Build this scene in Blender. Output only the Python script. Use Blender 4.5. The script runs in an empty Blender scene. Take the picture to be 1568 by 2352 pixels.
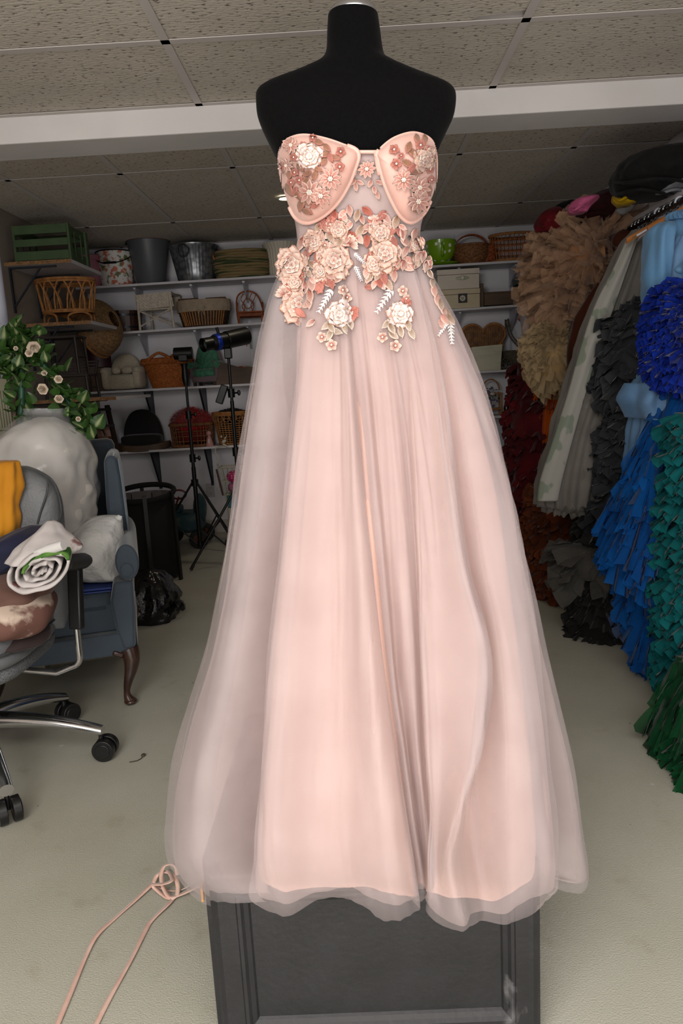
import bpy, bmesh, math, random
from math import sin, cos, pi, sqrt, radians
from mathutils import Vector, Matrix, noise
from mathutils.bvhtree import BVHTree
random.seed(7)
S = bpy.context.scene
COL = S.collection
V = Vector
# ---------------------------------------------------------------- camera
CAM = V((0, 0, 1.24))
FPX, PITCH, ROLL, YAW = 1665.0, radians(10.214), radians(3.07), radians(0.954)
FW = V((-sin(YAW)*cos(PITCH), cos(YAW)*cos(PITCH), -sin(PITCH)))
_r0 = V((cos(YAW), sin(YAW), 0)); _u0 = _r0.cross(FW)
RT = _r0*cos(ROLL) - _u0*sin(ROLL); UP = _u0*cos(ROLL) + _r0*sin(ROLL)
cd = bpy.data.cameras.new('camera'); cam = bpy.data.objects.new('camera', cd); COL.objects.link(cam)
cd.sensor_fit = 'VERTICAL'; cd.sensor_height = 36; cd.lens = FPX/2352*36; cd.clip_start = .05
m3 = Matrix((RT, UP, -FW)).transposed(); cam.matrix_world = Matrix.Translation(CAM) @ m3.to_4x4()
S.camera = cam
# ---------------------------------------------------------------- world, lights, exposure
w = bpy.data.worlds.new('room_world'); S.world = w; w.use_nodes = True
w.node_tree.nodes['Background'].inputs[0].default_value = (1.0, .95, .9, 1)
w.node_tree.nodes['Background'].inputs[1].default_value = .16
def area(name, loc, target, size, power, color=(1, 1, 1), sy=None):
    l = bpy.data.lights.new(name, 'AREA'); l.energy = power; l.color = color; l.shape = 'RECTANGLE'
    l.size = size; l.size_y = sy or size
    o = bpy.data.objects.new(name, l); COL.objects.link(o); o.location = loc
    o.rotation_euler = (V(target)-V(loc)).to_track_quat('-Z', 'Y').to_euler(); return o
area('softbox_light', (-1.0, -1.0, 2.0), (.05, 1.6, .9), 1.4, 48, (1, .975, .95), 1.4)
area('ceiling_bounce_light', (.2, .0, 2.36), (.2, .35, 0), 2.2, 40, (1, .96, .92), 1.6)
area('floor_bounce_light', (0, -.9, .25), (0, 1.8, 2.4), 1.8, 42, (1, .94, .88), 1.0)
S.view_settings.view_transform = 'Standard'; S.view_settings.look = 'None'
S.view_settings.gamma = 1; S.view_settings.use_curve_mapping = False; S.view_settings.exposure = 0.32
S.cycles.max_bounces = 5; S.cycles.diffuse_bounces = 2; S.cycles.glossy_bounces = 2
S.cycles.transmission_bounces = 2; S.cycles.transparent_max_bounces = 8; S.cycles.use_denoising = True
S.cycles.use_adaptive_sampling = True; S.cycles.adaptive_threshold = .06
S.cycles.caustics_reflective = False; S.cycles.caustics_refractive = False
# ---------------------------------------------------------------- where a sight line meets a plane
def ray(px, py): return (FW*FPX + RT*(px-784) - UP*(py-1176))/FPX
def PY(px, py, Y): d = ray(px, py); return CAM + d*(Y/d.y)
def PZ(px, py, Z): d = ray(px, py); return CAM + d*((Z-CAM.z)/d.z)
def PX(px, py, X): d = ray(px, py); return CAM + d*(X/d.x)
# ---------------------------------------------------------------- materials
def lin(c):
    if isinstance(c, str): c = tuple(int(c[i:i+2], 16)/255 for i in (0, 2, 4))
    return tuple(x/12.92 if x <= .04045 else ((x+.055)/1.055)**2.4 for x in c) + (1,)
_M = {}
def mat(name, c, rough=.7, metal=0, c2=None, scale=20, bump=0, bscale=None, alpha=1, sheen=0, trans=0,
        stretch=(1, 1, 1), coat=0, spec=.5, kind='noise', lo=.35, hi=.65, vcol=False, detail=4):
    if name in _M: return _M[name]
    m = bpy.data.materials.new(name); m.use_nodes = True; nt = m.node_tree; N = nt.nodes; L = nt.links
    b = N['Principled BSDF']; out = N['Material Output']
    b.inputs['Base Color'].default_value = lin(c); b.inputs['Roughness'].default_value = rough
    b.inputs['Metallic'].default_value = metal; b.inputs['Specular IOR Level'].default_value = spec
    if sheen: b.inputs['Sheen Weight'].default_value = sheen; b.inputs['Sheen Roughness'].default_value = .4
    if coat: b.inputs['Coat Weight'].default_value = coat
    tc = N.new('ShaderNodeTexCoord'); mp = N.new('ShaderNodeMapping'); mp.inputs['Scale'].default_value = stretch
    L.new(tc.outputs['Object'], mp.inputs['Vector'])
    if c2 is not None or bump:
        if kind == 'noise':
            t = N.new('ShaderNodeTexNoise'); t.inputs['Scale'].default_value = scale; t.inputs['Detail'].default_value = detail
            fo = t.outputs['Fac']
        elif kind == 'voronoi':
            t = N.new('ShaderNodeTexVoronoi'); t.inputs['Scale'].default_value = scale; fo = t.outputs['Distance']
        elif kind == 'wave':
            t = N.new('ShaderNodeTexWave'); t.inputs['Scale'].default_value = scale; t.inputs['Distortion'].default_value = 3; fo = t.outputs['Fac']
        elif kind == 'magic':
            t = N.new('ShaderNodeTexMagic'); t.inputs['Scale'].default_value = scale; fo = t.outputs['Fac']
        L.new(mp.outputs[0], t.inputs['Vector'])
        if c2 is not None:
            r = N.new('ShaderNodeValToRGB'); r.color_ramp.elements[0].position = lo; r.color_ramp.elements[1].position = hi
            r.color_ramp.elements[0].color = lin(c); r.color_ramp.elements[1].color = lin(c2)
            L.new(fo, r.inputs[0]); L.new(r.outputs[0], b.inputs['Base Color'])
        if bump:
            bt = t
            if bscale:
                bt = N.new('ShaderNodeTexNoise'); bt.inputs['Scale'].default_value = bscale; bt.inputs['Detail'].default_value = 3
                L.new(mp.outputs[0], bt.inputs['Vector'])
            bp = N.new('ShaderNodeBump'); bp.inputs['Strength'].default_value = bump; bp.inputs['Distance'].default_value = .01
            L.new(bt.outputs['Fac'] if bscale else fo, bp.inputs['Height']); L.new(bp.outputs[0], b.inputs['Normal'])
    if vcol:
        a = N.new('ShaderNodeVertexColor'); a.layer_name = 'Col'; L.new(a.outputs[0], b.inputs['Base Color'])
    last = b.outputs[0]
    if trans:
        tr = N.new('ShaderNodeBsdfTranslucent'); tr.inputs[0].default_value = lin(c)
        mx = N.new('ShaderNodeMixShader'); mx.inputs[0].default_value = trans
        L.new(last, mx.inputs[1]); L.new(tr.outputs[0], mx.inputs[2]); last = mx.outputs[0]
    if alpha < 1:
        tp = N.new('ShaderNodeBsdfTransparent'); mx = N.new('ShaderNodeMixShader'); mx.inputs[0].default_value = alpha
        L.new(tp.outputs[0], mx.inputs[1]); L.new(last, mx.inputs[2]); last = mx.outputs[0]
    L.new(last, out.inputs[0]); _M[name] = m; return m
def emis(name, c, s):
    m = bpy.data.materials.new(name); m.use_nodes = True; b = m.node_tree.nodes['Principled BSDF']
    b.inputs['Emission Color'].default_value = lin(c); b.inputs['Emission Strength'].default_value = s; return m
# ---------------------------------------------------------------- things
def props(o, label=None, cat=None, group=None, kind=None):
    if label: o['label'] = label
    if cat: o['category'] = cat
    if group: o['group'] = group
    if kind: o['kind'] = kind
    return o
def thing(name, label, cat, loc=(0, 0, 0), rz=0, group=None, rx=0, ry=0):
    o = bpy.data.objects.new(name, None); COL.objects.link(o); o.location = loc; o.rotation_euler = (rx, ry, rz)
    o.empty_display_size = .05
    return props(o, label, cat, group)
def wmat(o):
    m = Matrix.LocRotScale(o.location, o.rotation_euler, o.scale)
    return wmat(o.parent) @ m if o.parent else m
class MB:
    def __init__(s): s.v = []; s.f = []; s.c = []; s.mi = []; s.cur = 0
    def add(s, vs, fs, col=None):
        n = len(s.v); s.v += [tuple(x) for x in vs]; s.f += [tuple(i+n for i in f) for f in fs]
        s.mi += [s.cur]*len(fs)
        if col is not None: s.c += (col if isinstance(col, list) else [col]*len(vs))
        else: s.c += [(1, 1, 1, 1)]*len(vs)
        return s
    def box(s, c, d, rot=None, tap=1.0, tapy=None):
        x, y, z = d[0]/2, d[1]/2, d[2]/2; ty = tap if tapy is None else tapy
        P = [V((i*x*(tap if k > 0 else 1), j*y*(ty if k > 0 else 1), k*z)) for k in (-1, 1) for j in (-1, 1) for i in (-1, 1)]
        if rot is not None: P = [rot @ p for p in P]
        c = V(c)
        return s.add([p+c for p in P], [(0, 2, 3, 1), (4, 5, 7, 6), (0, 1, 5, 4), (2, 6, 7, 3), (0, 4, 6, 2), (1, 3, 7, 5)])
    def bar(s, a, b, w, t=None):
        a, b = V(a), V(b); d = b-a; q = d.to_track_quat('Z', 'Y').to_matrix()
        return s.box((a+b)/2, (w, t or w, d.length), q)
    def grid(s, fn, nu, nv, wu=False, wv=False, col=None, cap=False):
        vs = [V(fn(i/(nu if wu else nu-1), j/(nv if wv else nv-1))) for j in range(nv) for i in range(nu)]
        fs = []
        for j in range(nv if wv else nv-1):
            for i in range(nu if wu else nu-1):
                a = j*nu+i; b = j*nu+(i+1) % nu; c = ((j+1) % nv)*nu+(i+1) % nu; d = ((j+1) % nv)*nu+i
                fs.append((a, b, c, d))
        if cap:
            fs.append(tuple(range(nu))[::-1]); fs.append(tuple((nv-1)*nu+i for i in range(nu)))
        cc = None
        if col is not None and callable(col): cc = [col(i/(nu if wu else nu-1), j/(nv if wv else nv-1)) for j in range(nv) for i in range(nu)]
        elif col is not None: cc = col
        return s.add(vs, fs, cc)
    def lathe(s, prof, seg=32, sx=1, sy=1, c=(0, 0, 0), wave=None, rot=None, a0=0, a1=2*pi):
        c = V(c); n = len(prof); full = abs(a1-a0-2*pi) < 1e-6
        def fn(u, v):
            k = min(int(round(v*(n-1))), n-1); r, z = prof[k]; th = a0+(a1-a0)*u
            rr = r+(wave(th, k, r, z) if wave else 0)
            p = V((rr*cos(th)*sx, rr*sin(th)*sy, z))
            return (rot @ p if rot is not None else p)+c
        return s.grid(fn, seg, n, wu=full)
    def ell(s, c, r, seg=16, rot=None, nz=0, ns=5, sq=1):
        c = V(c)
        def fn(u, v):
            th = 2*pi*u; ph = pi*(v*.998+.001)
            f = lambda t: math.copysign(abs(t)**sq, t)
            p = V((f(cos(th))*f(sin(ph)), f(sin(th))*f(sin(ph)), f(cos(ph))))
            k = 1+nz*noise.noise(p*ns+c*3) if nz else 1
            p = V((p.x*r[0], p.y*r[1], p.z*r[2]))*k
            return (rot @ p if rot is not None else p)+c
        return s.grid(fn, seg, max(6, seg//2+2), wu=True)
    def tube(s, pts, r, seg=6, closed=False, cap=True):
        pts = [V(p) for p in pts]; n = len(pts); rs = r if isinstance(r, (list, tuple)) else [r]*n
        vs = []; up = V((.13, .21, 1)).normalized()
        for i, p in enumerate(pts):
            t = (pts[(i+1) % n]-pts[i-1]) if closed else (pts[min(i+1, n-1)]-pts[max(i-1, 0)])
            t = t.normalized() if t.length > 1e-9 else V((0, 0, 1))
            a = t.cross(up)
            if a.length < .15: a = t.cross(V((1, .1, 0)))
            a.normalize(); b = t.cross(a)
            if i and (a.dot(pa) < 0): a = -a; b = -b
            pa = a
            vs += [p+a*(rs[i]*cos(2*pi*k/seg))+b*(rs[i]*sin(2*pi*k/seg)) for k in range(seg)]
        fs = []
        for i in range(n if closed else n-1):
            for k in range(seg):
                j = (i+1) % n
                fs.append((i*seg+k, i*seg+(k+1) % seg, j*seg+(k+1) % seg, j*seg+k))
        if cap and not closed: fs += [tuple(range(seg))[::-1], tuple((n-1)*seg+k for k in range(seg))]
        return s.add(vs, fs)
    def strip(s, pts, w, t=.0006, nrm=V((0, 0, 1))):
        pts = [V(p) for p in pts]; n = len(pts); vs = []
        for i, p in enumerate(pts):
            d = (pts[min(i+1, n-1)]-pts[max(i-1, 0)]).normalized()
            nn = nrm[i] if isinstance(nrm, list) else nrm
            a = d.cross(nn).normalized()*(w/2)
            vs += [p-a, p+a]
        return s.add(vs, [(2*i, 2*i+1, 2*i+3, 2*i+2) for i in range(n-1)])
    def build(s, name, m, parent=None, smooth=True, world=False, bevel=0, sub=0, solid=0, **pr):
        vs = s.v
        if world and parent is not None:
            inv = wmat(parent).inverted(); vs = [tuple(inv @ V(p)) for p in vs]
        me = bpy.data.meshes.new(name); me.from_pydata(vs, [], s.f)
        for x in (m if isinstance(m, (list, tuple)) else [m]): me.materials.append(x)
        me.polygons.foreach_set('material_index', s.mi)
        bm = bmesh.new(); bm.from_mesh(me); bmesh.ops.recalc_face_normals(bm, faces=bm.faces); 
        bm.to_mesh(me); bm.free()
        if any(c != (1, 1, 1, 1) for c in s.c):
            ca = me.color_attributes.new('Col', 'FLOAT_COLOR', 'POINT')
            ca.data.foreach_set('color', [x for c in s.c for x in c])
        if smooth:
            me.polygons.foreach_set('use_smooth', [True]*len(me.polygons))
            if smooth != 'all': me.set_sharp_from_angle(angle=radians(50))
        o = bpy.data.objects.new(name, me); COL.objects.link(o)
        if parent is not None: o.parent = parent
        if bevel:
            b = o.modifiers.new('bevel', 'BEVEL'); b.width = bevel; b.segments = 2; b.limit_method = 'ANGLE'; b.angle_limit = radians(40)
        if solid:
            b = o.modifiers.new('solid', 'SOLIDIFY'); b.thickness = solid
        if sub:
            b = o.modifiers.new('sub', 'SUBSURF'); b.levels = sub; b.render_levels = sub
        return props(o, **pr)
def share(o, name, loc=None, rot=None, parent=None, scale=None, **pr):
    c = o.copy(); COL.objects.link(c); c.name = name
    for k in ('label', 'category', 'group', 'kind'):
        if k in pr: c[k] = pr[k]
    if loc is not None: c.location = loc
    if rot is not None: c.rotation_euler = rot
    if scale is not None: c.scale = scale
    if parent is not None: c.parent = parent
    return c
def cr(p, t):   # catmull-rom through list of values / vectors
    n = len(p)-1; x = min(max(t, 0), 1)*n; i = min(int(x), n-1); f = x-i
    a, b, c, d = p[max(i-1, 0)], p[i], p[i+1], p[min(i+2, n)]
    return .5*((2*b)+(c-a)*f+(2*a-5*b+4*c-d)*f*f+(3*b-a-3*c+d)*f*f*f)
def path(pts, n):
    pts = [V(p) for p in pts]; return [cr(pts, i/(n-1)) for i in range(n)]
def Rz(a): return Matrix.Rotation(a, 3, 'Z')
def Rx(a): return Matrix.Rotation(a, 3, 'X')
def Ry(a): return Matrix.Rotation(a, 3, 'Y')
# ================================================================ the room
HC = 2.403; XL, XR, YB, YF = -2.1, 1.78, 6.2, -1.6
def floor_mat():
    m = mat('painted_concrete', 'bbb9ac', .55, c2='b0ae9f', scale=2.2, bump=.25, bscale=260, detail=8)
    nt = m.node_tree; N = nt.nodes; L = nt.links; b = N['Principled BSDF']
    old = b.inputs['Base Color'].links[0].from_socket
    tc = N.new('ShaderNodeTexCoord')
    def layer(prev, scale, lo, hi, c, typ='n', str_=1):
        t = N.new('ShaderNodeTexNoise' if typ == 'n' else 'ShaderNodeTexVoronoi'); t.inputs['Scale'].default_value = scale
        L.new(tc.outputs['Object'], t.inputs['Vector'])
        if typ == 'n': t.inputs['Detail'].default_value = 6
        r = N.new('ShaderNodeValToRGB'); r.color_ramp.elements[0].position = lo; r.color_ramp.elements[1].position = hi
        if typ == 'v': r.color_ramp.elements[0].color = (str_, str_, str_, 1); r.color_ramp.elements[1].color = (0, 0, 0, 1)
        else: r.color_ramp.elements[1].color = (str_, str_, str_, 1)
        L.new(t.outputs['Fac' if typ == 'n' else 'Distance'], r.inputs[0])
        x = N.new('ShaderNodeMixRGB'); x.inputs[2].default_value = lin(c)
        L.new(r.outputs[0], x.inputs[0]); L.new(prev, x.inputs[1]); return x.outputs[0]
    s = layer(old, 1.3, .55, .75, 'a39d8b', str_=.6)
    s = layer(s, 9, .62, .72, 'a09984', str_=.45)
    s = layer(s, 7, .02, .035, '5c5040', 'v', .8)
    s = layer(s, 3.1, .012, .03, 'd8d6cf', 'v', .9)
    L.new(s, b.inputs['Base Color'])
    return m
def quad(name, pts, m, **pr):
    b = MB(); b.add([V(p) for p in pts], [(0, 1, 2, 3)]); return b.build(name, m, smooth=False, **pr)
MB().box((-.16, 2.3, -.05), (XR-XL+.3, 7.9, .1)).build('floor', floor_mat(), smooth=False, kind='structure')
wall_m = mat('white_wall_paint', 'e4e1e6', .85, c2='dcd9df', scale=3, bump=.05, bscale=90)
walll_m = mat('beige_wall_paint', '95897d', .85, c2='8d8175', scale=3, bump=.05, bscale=90)
MB().box(((XL+XR)/2, YB+.05, 1.25), (XR-XL+.2, .1, 2.5)).build('wall_back', wall_m, smooth=False, kind='structure')
MB().box((XL-.05, 2.3, 1.25), (.1, 7.8, 2.5)).build('wall_left', walll_m, smooth=False, kind='structure')
MB().box((XR+.05, 2.3, 1.25), (.1, 7.8, 2.5)).build('wall_right', wall_m, smooth=False, kind='structure')
MB().box(((XL+XR)/2, YB-.008, .055), (XR-XL, .016, .11)).build('baseboard_back', mat('baseboard_white', 'b5b0aa', .6), smooth=False, bevel=.003, kind='structure')
MB().box((XL+.008, 3.0, .055), (.016, 6.3, .11)).build('baseboard_left', mat('baseboard_white', ''), smooth=False, bevel=.003, kind='structure')
# ceiling: an empty plenum slab, tee bars and individual tiles
def tile_mat():
    m = mat('mineral_fibre_tile', 'c9c0b3', .95, c2='d0c7ba', scale=6, detail=3)
    nt = m.node_tree; N = nt.nodes; L = nt.links; b = N['Principled BSDF']
    old = b.inputs['Base Color'].links[0].from_socket
    tc = N.new('ShaderNodeTexCoord'); mp = N.new('ShaderNodeMapping'); mp.inputs['Scale'].default_value = (.45, 1, 1)
    L.new(tc.outputs['Object'], mp.inputs['Vector'])
    t = N.new('ShaderNodeTexNoise'); t.inputs['Scale'].default_value = 95; t.inputs['Detail'].default_value = 2
    L.new(mp.outputs[0], t.inputs['Vector'])
    r = N.new('ShaderNodeValToRGB'); r.color_ramp.elements[0].position = .33; r.color_ramp.elements[1].position = .40
    r.color_ramp.elements[0].color = (1, 1, 1, 1); r.color_ramp.elements[1].color = (0, 0, 0, 1); L.new(t.outputs['Fac'], r.inputs[0])
    x = N.new('ShaderNodeMixRGB'); x.inputs[2].default_value = lin('756c60'); L.new(r.outputs[0], x.inputs[0]); L.new(old, x.inputs[1])
    L.new(x.outputs[0], b.inputs['Base Color'])
    bp = N.new('ShaderNodeBump'); bp.inputs['Strength'].default_value = .9; bp.inputs['Distance'].default_value = .004
    L.new(t.outputs['Fac'], bp.inputs['Height']); L.new(bp.outputs[0], b.inputs['Normal']); return m
ceil = MB().box(((XL+XR)/2, 2.3, 2.56), (XR-XL+.2, 7.8, .04)).build('ceiling', mat('dark_plenum', '16120e', .95), smooth=False, kind='structure')
tm = tile_mat(); bar_m = mat('tee_bar_white', 'cbc4bf', .6)
YBEAM0, YBEAM1 = 3.28, 3.50
near_y = [2.70-.61*k for k in range(7)][::-1]+[YBEAM0]
near_x = [XL, -1.776, -.556, .664, XR]
far_x = [XL]+[-1.776+.61*k for k in range(6)]+[XR]
far_y = [YBEAM1, 4.17, 5.39, YB]
def lay(xs, ys):
    for i in range(len(xs)-1):
        for j in range(len(ys)-1):
            x0, x1, y0, y1 = xs[i], xs[i+1], ys[j], ys[j+1]
            g = .006+random.uniform(0, .003); b = MB()
            cx, cy = (x0+x1)/2, (y0+y1)/2; tw, td = x1-x0-2*g, y1-y0-2*g
            if abs(x1-.664) < .01 and abs(y1-2.70) < .01:   # broken corner
                P = [(-tw/2, -td/2), (tw/2, -td/2), (tw/2, td/2-.05), (tw/2-.04, td/2-.045), (tw/2-.09, td/2-.035), (tw/2-.16, td/2-.022), (tw/2-.19, td/2), (-tw/2, td/2)]
            elif (i*3+j*5) % 4 == 1:
                P = [(-tw/2, -td/2), (tw/2, -td/2), (tw/2, td/2), (-tw/2+.05, td/2), (-tw/2+.03, td/2-.02), (-tw/2, td/2-.03)]
            else: P = [(-tw/2, -td/2), (tw/2, -td/2), (tw/2, td/2), (-tw/2, td/2)]
            n = len(P)
            b.add([V((p[0], p[1], 0)) for p in P]+[V((p[0], p[1], .015)) for p in P],
                  [tuple(range(n))[::-1], tuple(range(n, 2*n))]+[(k, (k+1) % n, (k+1) % n+n, k+n) for k in range(n)])
            o = b.build('ceiling_tile', tm, ceil, smooth=False); o.location = (cx, cy, HC+.004)
lay(near_x, near_y); lay(far_x, far_y)
def tee(x0, y0, x1, y1):
    b = MB(); dx, dy = abs(x1-x0)+.0, abs(y1-y0)+.0
    b.box(((x0+x1)/2, (y0+y1)/2, HC), (max(dx, .03), max(dy, .03), .003))
    b.box(((x0+x1)/2, (y0+y1)/2, HC+.02), (max(dx, .003), max(dy, .003), .04))
    b.build('tee_bar', bar_m, ceil, smooth=False)
for y in near_y[:-1]: tee(XL, y, XR, y-.0001)
for x in near_x[1:-1]: tee(x, YF, x, YBEAM0)
for y in far_y[1:-1]: tee(XL, y, XR, y)
for x in far_x[1:-1]: tee(x, YBEAM1, x, YB)
for y in (YBEAM0-.012, YBEAM1+.012, YB-.012): tee(XL, y, XR, y)
MB().box(((XL+XR)/2, (YBEAM0+YBEAM1)/2, HC+.055-.055), (XR-XL, YBEAM1-YBEAM0, .208)).build('ceiling_beam', mat('beam_white_paint', 'e0dcda', .7, c2='d8d4d2', scale=4), bevel=.006, smooth=False, kind='structure')
# round downlight
p = PZ(654, 455, HC-.006)
t = thing('recessed_downlight', 'small round lit downlight in the ceiling left of the gown', 'light', p)
MB().lathe([(.035, .004), (.052, .003), (.055, 0), (.05, -.006), (.038, -.006), (.034, .003)], 28).build('trim_ring', mat('downlight_white', 'd8d4cc', .4), t)
MB().lathe([(.0005, .001), (.034, .001)], 24).build('lamp_lens', emis('lamp_glow', 'fff0d0', 9), t)
pl = bpy.data.lights.new('downlight_bulb', 'SPOT'); pl.energy = 9; pl.spot_size = radians(110); pl.color = (1, .85, .65); pl.shadow_soft_size = .03
po = bpy.data.objects.new('downlight_bulb', pl); COL.objects.link(po); po.location = p+V((0, 0, -.02)); pl.spot_blend = .6; 
# wall outlet
p = PY(483, 1126, YB-.002)
t = thing('wall_outlet', 'white double power outlet low on the back wall', 'outlet', p)
MB().box((0, -.004, 0), (.072, .008, .115)).build('cover_plate', mat('outlet_white', 'b9b4b6', .5), t, bevel=.003, smooth=False)
b = MB()
for dz in (-.028, .022):
    b.box((-.008, -.0085, dz+.004), (.003, .001, .009)); b.box((.008, -.0085, dz+.004), (.003, .001, .007)); b.ell((0, -.0085, dz-.008), (.003, .001, .003), 8)
b.build('socket_slots', mat('slot_black', '111111', .6), t)

# ================================================================ wall shelves
shelf_m = mat('white_melamine', 'cdcace', .5, c2='c5c2c6', scale=5)
edge_m = mat('raw_shelf_edge', '9a7247', .7, c2='6d4c2e', scale=60)
brk_dark = mat('dark_bracket_steel', '2a2e36', .45, metal=.5); brk_white = mat('white_bracket_steel', 'b6b6bd', .45, metal=.2)
ZS = {1: 2.085, 2: 1.735, 3: 1.262, 5: .778}
def bracket(mb, x, z, d, drop):
    mb.box((x, YB-.006, z-drop/2), (.024, .012, drop))
    vs = [V((x-.011, YB, z-.001)), (x-.011, YB-d, z-.001), (x-.008, YB-d, z-.014), (x-.008, YB, z-drop),
          (x+.011, YB, z-.001), (x+.011, YB-d, z-.001), (x+.008, YB-d, z-.014), (x+.008, YB, z-drop)]
    mb.add([V(p) for p in vs], [(0, 1, 2, 3), (4, 7, 6, 5), (0, 4, 5, 1), (1, 5, 6, 2), (2, 6, 7, 3), (3, 7, 4, 0)])
def wall_shelf(z0, z1, x0, x1, label, bx, dark, drop=.2):
    t = thing('long_shelf', label, 'shelf', ((x0+x1)/2, YB, z0))
    b = MB(); d = .30
    for zz in (0,):
        b.add([V((x0, YB, z0-.018)), V((x1, YB, z1-.018)), V((x1, YB-d, z1-.018)), V((x0, YB-d, z0-.018)),
               V((x0, YB, z0)), V((x1, YB, z1)), V((x1, YB-d, z1)), V((x0, YB-d, z0))],
              [(0, 1, 2, 3), (4, 7, 6, 5), (0, 4, 5, 1), (1, 5, 6, 2), (2, 6, 7, 3), (3, 7, 4, 0)])
    b.build('shelf_board', shelf_m, t, world=True, smooth=False, bevel=.002)
    for x in bx:
        z = z0+(z1-z0)*(x-x0)/(x1-x0)-.018
        c = MB(); bracket(c, x, z, .22, drop); c.build('shelf_bracket', brk_dark if dark else brk_white, t, world=True, smooth=False)
bxs = [-1.65, -1.2, -.78, -.2, .5, .93, 1.38]
wall_shelf(2.075, 2.095, XL+.01, XR-.01, 'topmost white shelf along the back wall', bxs, False, .16)
wall_shelf(1.713, 1.765, XL+.01, XR-.01, 'second white shelf from the top on the back wall', bxs, False, .18)
wall_shelf(1.262, 1.262, XL+.01, XR-.01, 'third white shelf from the top on the back wall', bxs, True, .30)
wall_shelf(.765, .785, XL+.01, .3, 'lowest white shelf on the back wall, left of the gown', bxs[:4], True, .34)
wall_shelf(.90, .90, .62, XR-.01, 'lowest white shelf on the back wall, right of the gown', bxs[5:], True, .30)
for x in bxs:
    o = MB().box((x, YB-.002, 1.55), (.02, .004, 1.62)).build('trim_%d' % (bxs.index(x)+1), brk_white, smooth=False, kind='structure')
# two deep boards on the left wall
def left_shelf(z, y0, y1, wd, label):
    t = thing('corner_shelf', label, 'shelf', (XL, y0, z))
    MB().box((XL+wd/2, (y0+y1)/2, z-.011), (wd-.002, y1-y0-.002, .022)).build('shelf_board', shelf_m, t, world=True, smooth=False)
    MB().box((XL+wd/2, y0-.001, z-.011), (wd, .003, .022)).build('raw_board_edge', edge_m, t, world=True, smooth=False, label='bare chipboard end edge')
    for yy in (y0+.06, y1-.12):
        c = MB(); c.box((XL+.005, yy, z-.022-.14), (.01, .024, .28)); c.box((XL+.15, yy, z-.028), (.3, .02, .01)); c.bar((XL+.01, yy, z-.26), (XL+.2, yy, z-.03), .01)
        c.build('shelf_bracket', brk_dark, t, world=True, smooth=False)
left_shelf(2.08, 4.72, 5.30, .42, 'upper short shelf on the left wall under the green crate')
left_shelf(1.72, 4.90, 5.45, .44, 'middle short shelf on the left wall under the rattan crib')
left_shelf(1.22, 4.75, 5.60, .60, 'lower short shelf on the left wall under the stacked dark stools')
# hanging-rail shelf on the right wall
t = thing('closet_shelf', 'long white shelf with garment rail on the right wall', 'shelf', (XR, 4, 1.92))
MB().box(((1.40+XR)/2, 3.6, 1.922-.0), (XR-1.40, 4.2, .022)).build('shelf_board', shelf_m, t, world=True, smooth=False)
MB().tube([(1.37, 1.5, 1.875), (1.37, 5.7, 1.875)], .014, 12).build('hanging_rail', mat('black_rail', '0d0d0e', .35, metal=.6), t, world=True)
for y in (1.7, 2.6, 3.5, 4.4, 5.3):
    c = MB(); c.box((XR-.006, y, 1.80), (.012, .024, .22)); c.box((1.6, y, 1.905), (.34, .02, .012)); c.bar((XR-.01, y, 1.72), (1.45, y, 1.9), .012)
    c.bar((1.37, y, 1.875), (1.41, y, 1.912), .010)
    c.build('shelf_bracket', brk_white, t, world=True, smooth=False)
# ================================================================ display box
blk = mat('black_painted_wood', '1a1a1c', .5, c2='222225', scale=9, bump=.12, bscale=70)
def scuff(m):
    nt = m.node_tree; N = nt.nodes; L = nt.links; b = N['Principled BSDF']; old = b.inputs['Base Color'].links[0].from_socket
    tc = N.new('ShaderNodeTexCoord'); t = N.new('ShaderNodeTexNoise'); t.inputs['Scale'].default_value = 6; t.inputs['Detail'].default_value = 9
    t.inputs['Distortion'].default_value = 1.2; L.new(tc.outputs['Object'], t.inputs['Vector'])
    r = N.new('ShaderNodeValToRGB'); r.color_ramp.elements[0].position = .66; r.color_ramp.elements[1].position = .76; r.color_ramp.elements[1].color = (.5, .5, .5, 1)
    L.new(t.outputs['Fac'], r.inputs[0]); x = N.new('ShaderNodeMixRGB'); x.inputs[2].default_value = lin('8d8d90')
    L.new(r.outputs[0], x.inputs[0]); L.new(old, x.inputs[1]); L.new(x.outputs[0], b.inputs['Base Color'])
scuff(blk)
BX0, BX1, BY0, BY1, BZ = -.312, .300, 1.18, 1.80, .385
box = thing('display_plinth', 'black painted wooden plinth with framed front panel under the pink gown', 'plinth', ((BX0+BX1)/2, BY0, 0))
MB().box(((BX0+BX1)/2, (BY0+BY1)/2+.012, BZ/2+.0), (BX1-BX0, BY1-BY0-.02, BZ)).build('plinth_body', blk, box, world=True, smooth=False, bevel=.002)
fx0, fx1, fz0, fz1 = BX0+.018, BX1-.0, .0, BZ-.005
def rail(a, b_, inward):
    # stepped moulding profile swept along an edge of the frame: (distance in from outer edge, proud of panel)
    prof = [(0, .0), (0, .016), (.006, .020), (.012, .016), (.02, .0145), (.044, .0145), (.047, .018), (.053, .018), (.058, .012), (.066, .008), (.072, .0)]
    m = MB(); a, b_ = V(a), V(b_); d = (b_-a).normalized(); iw = V(inward)
    vs = []
    for q, s in ((a, 1), (b_, -1)):
        for u, h in prof: vs.append(q+iw*u+d*(u*s)+V((0, -h, 0)))
    n = len(prof)
    return m.add(vs, [(i, i+1, n+i+1, n+i) for i in range(n-1)])
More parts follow.
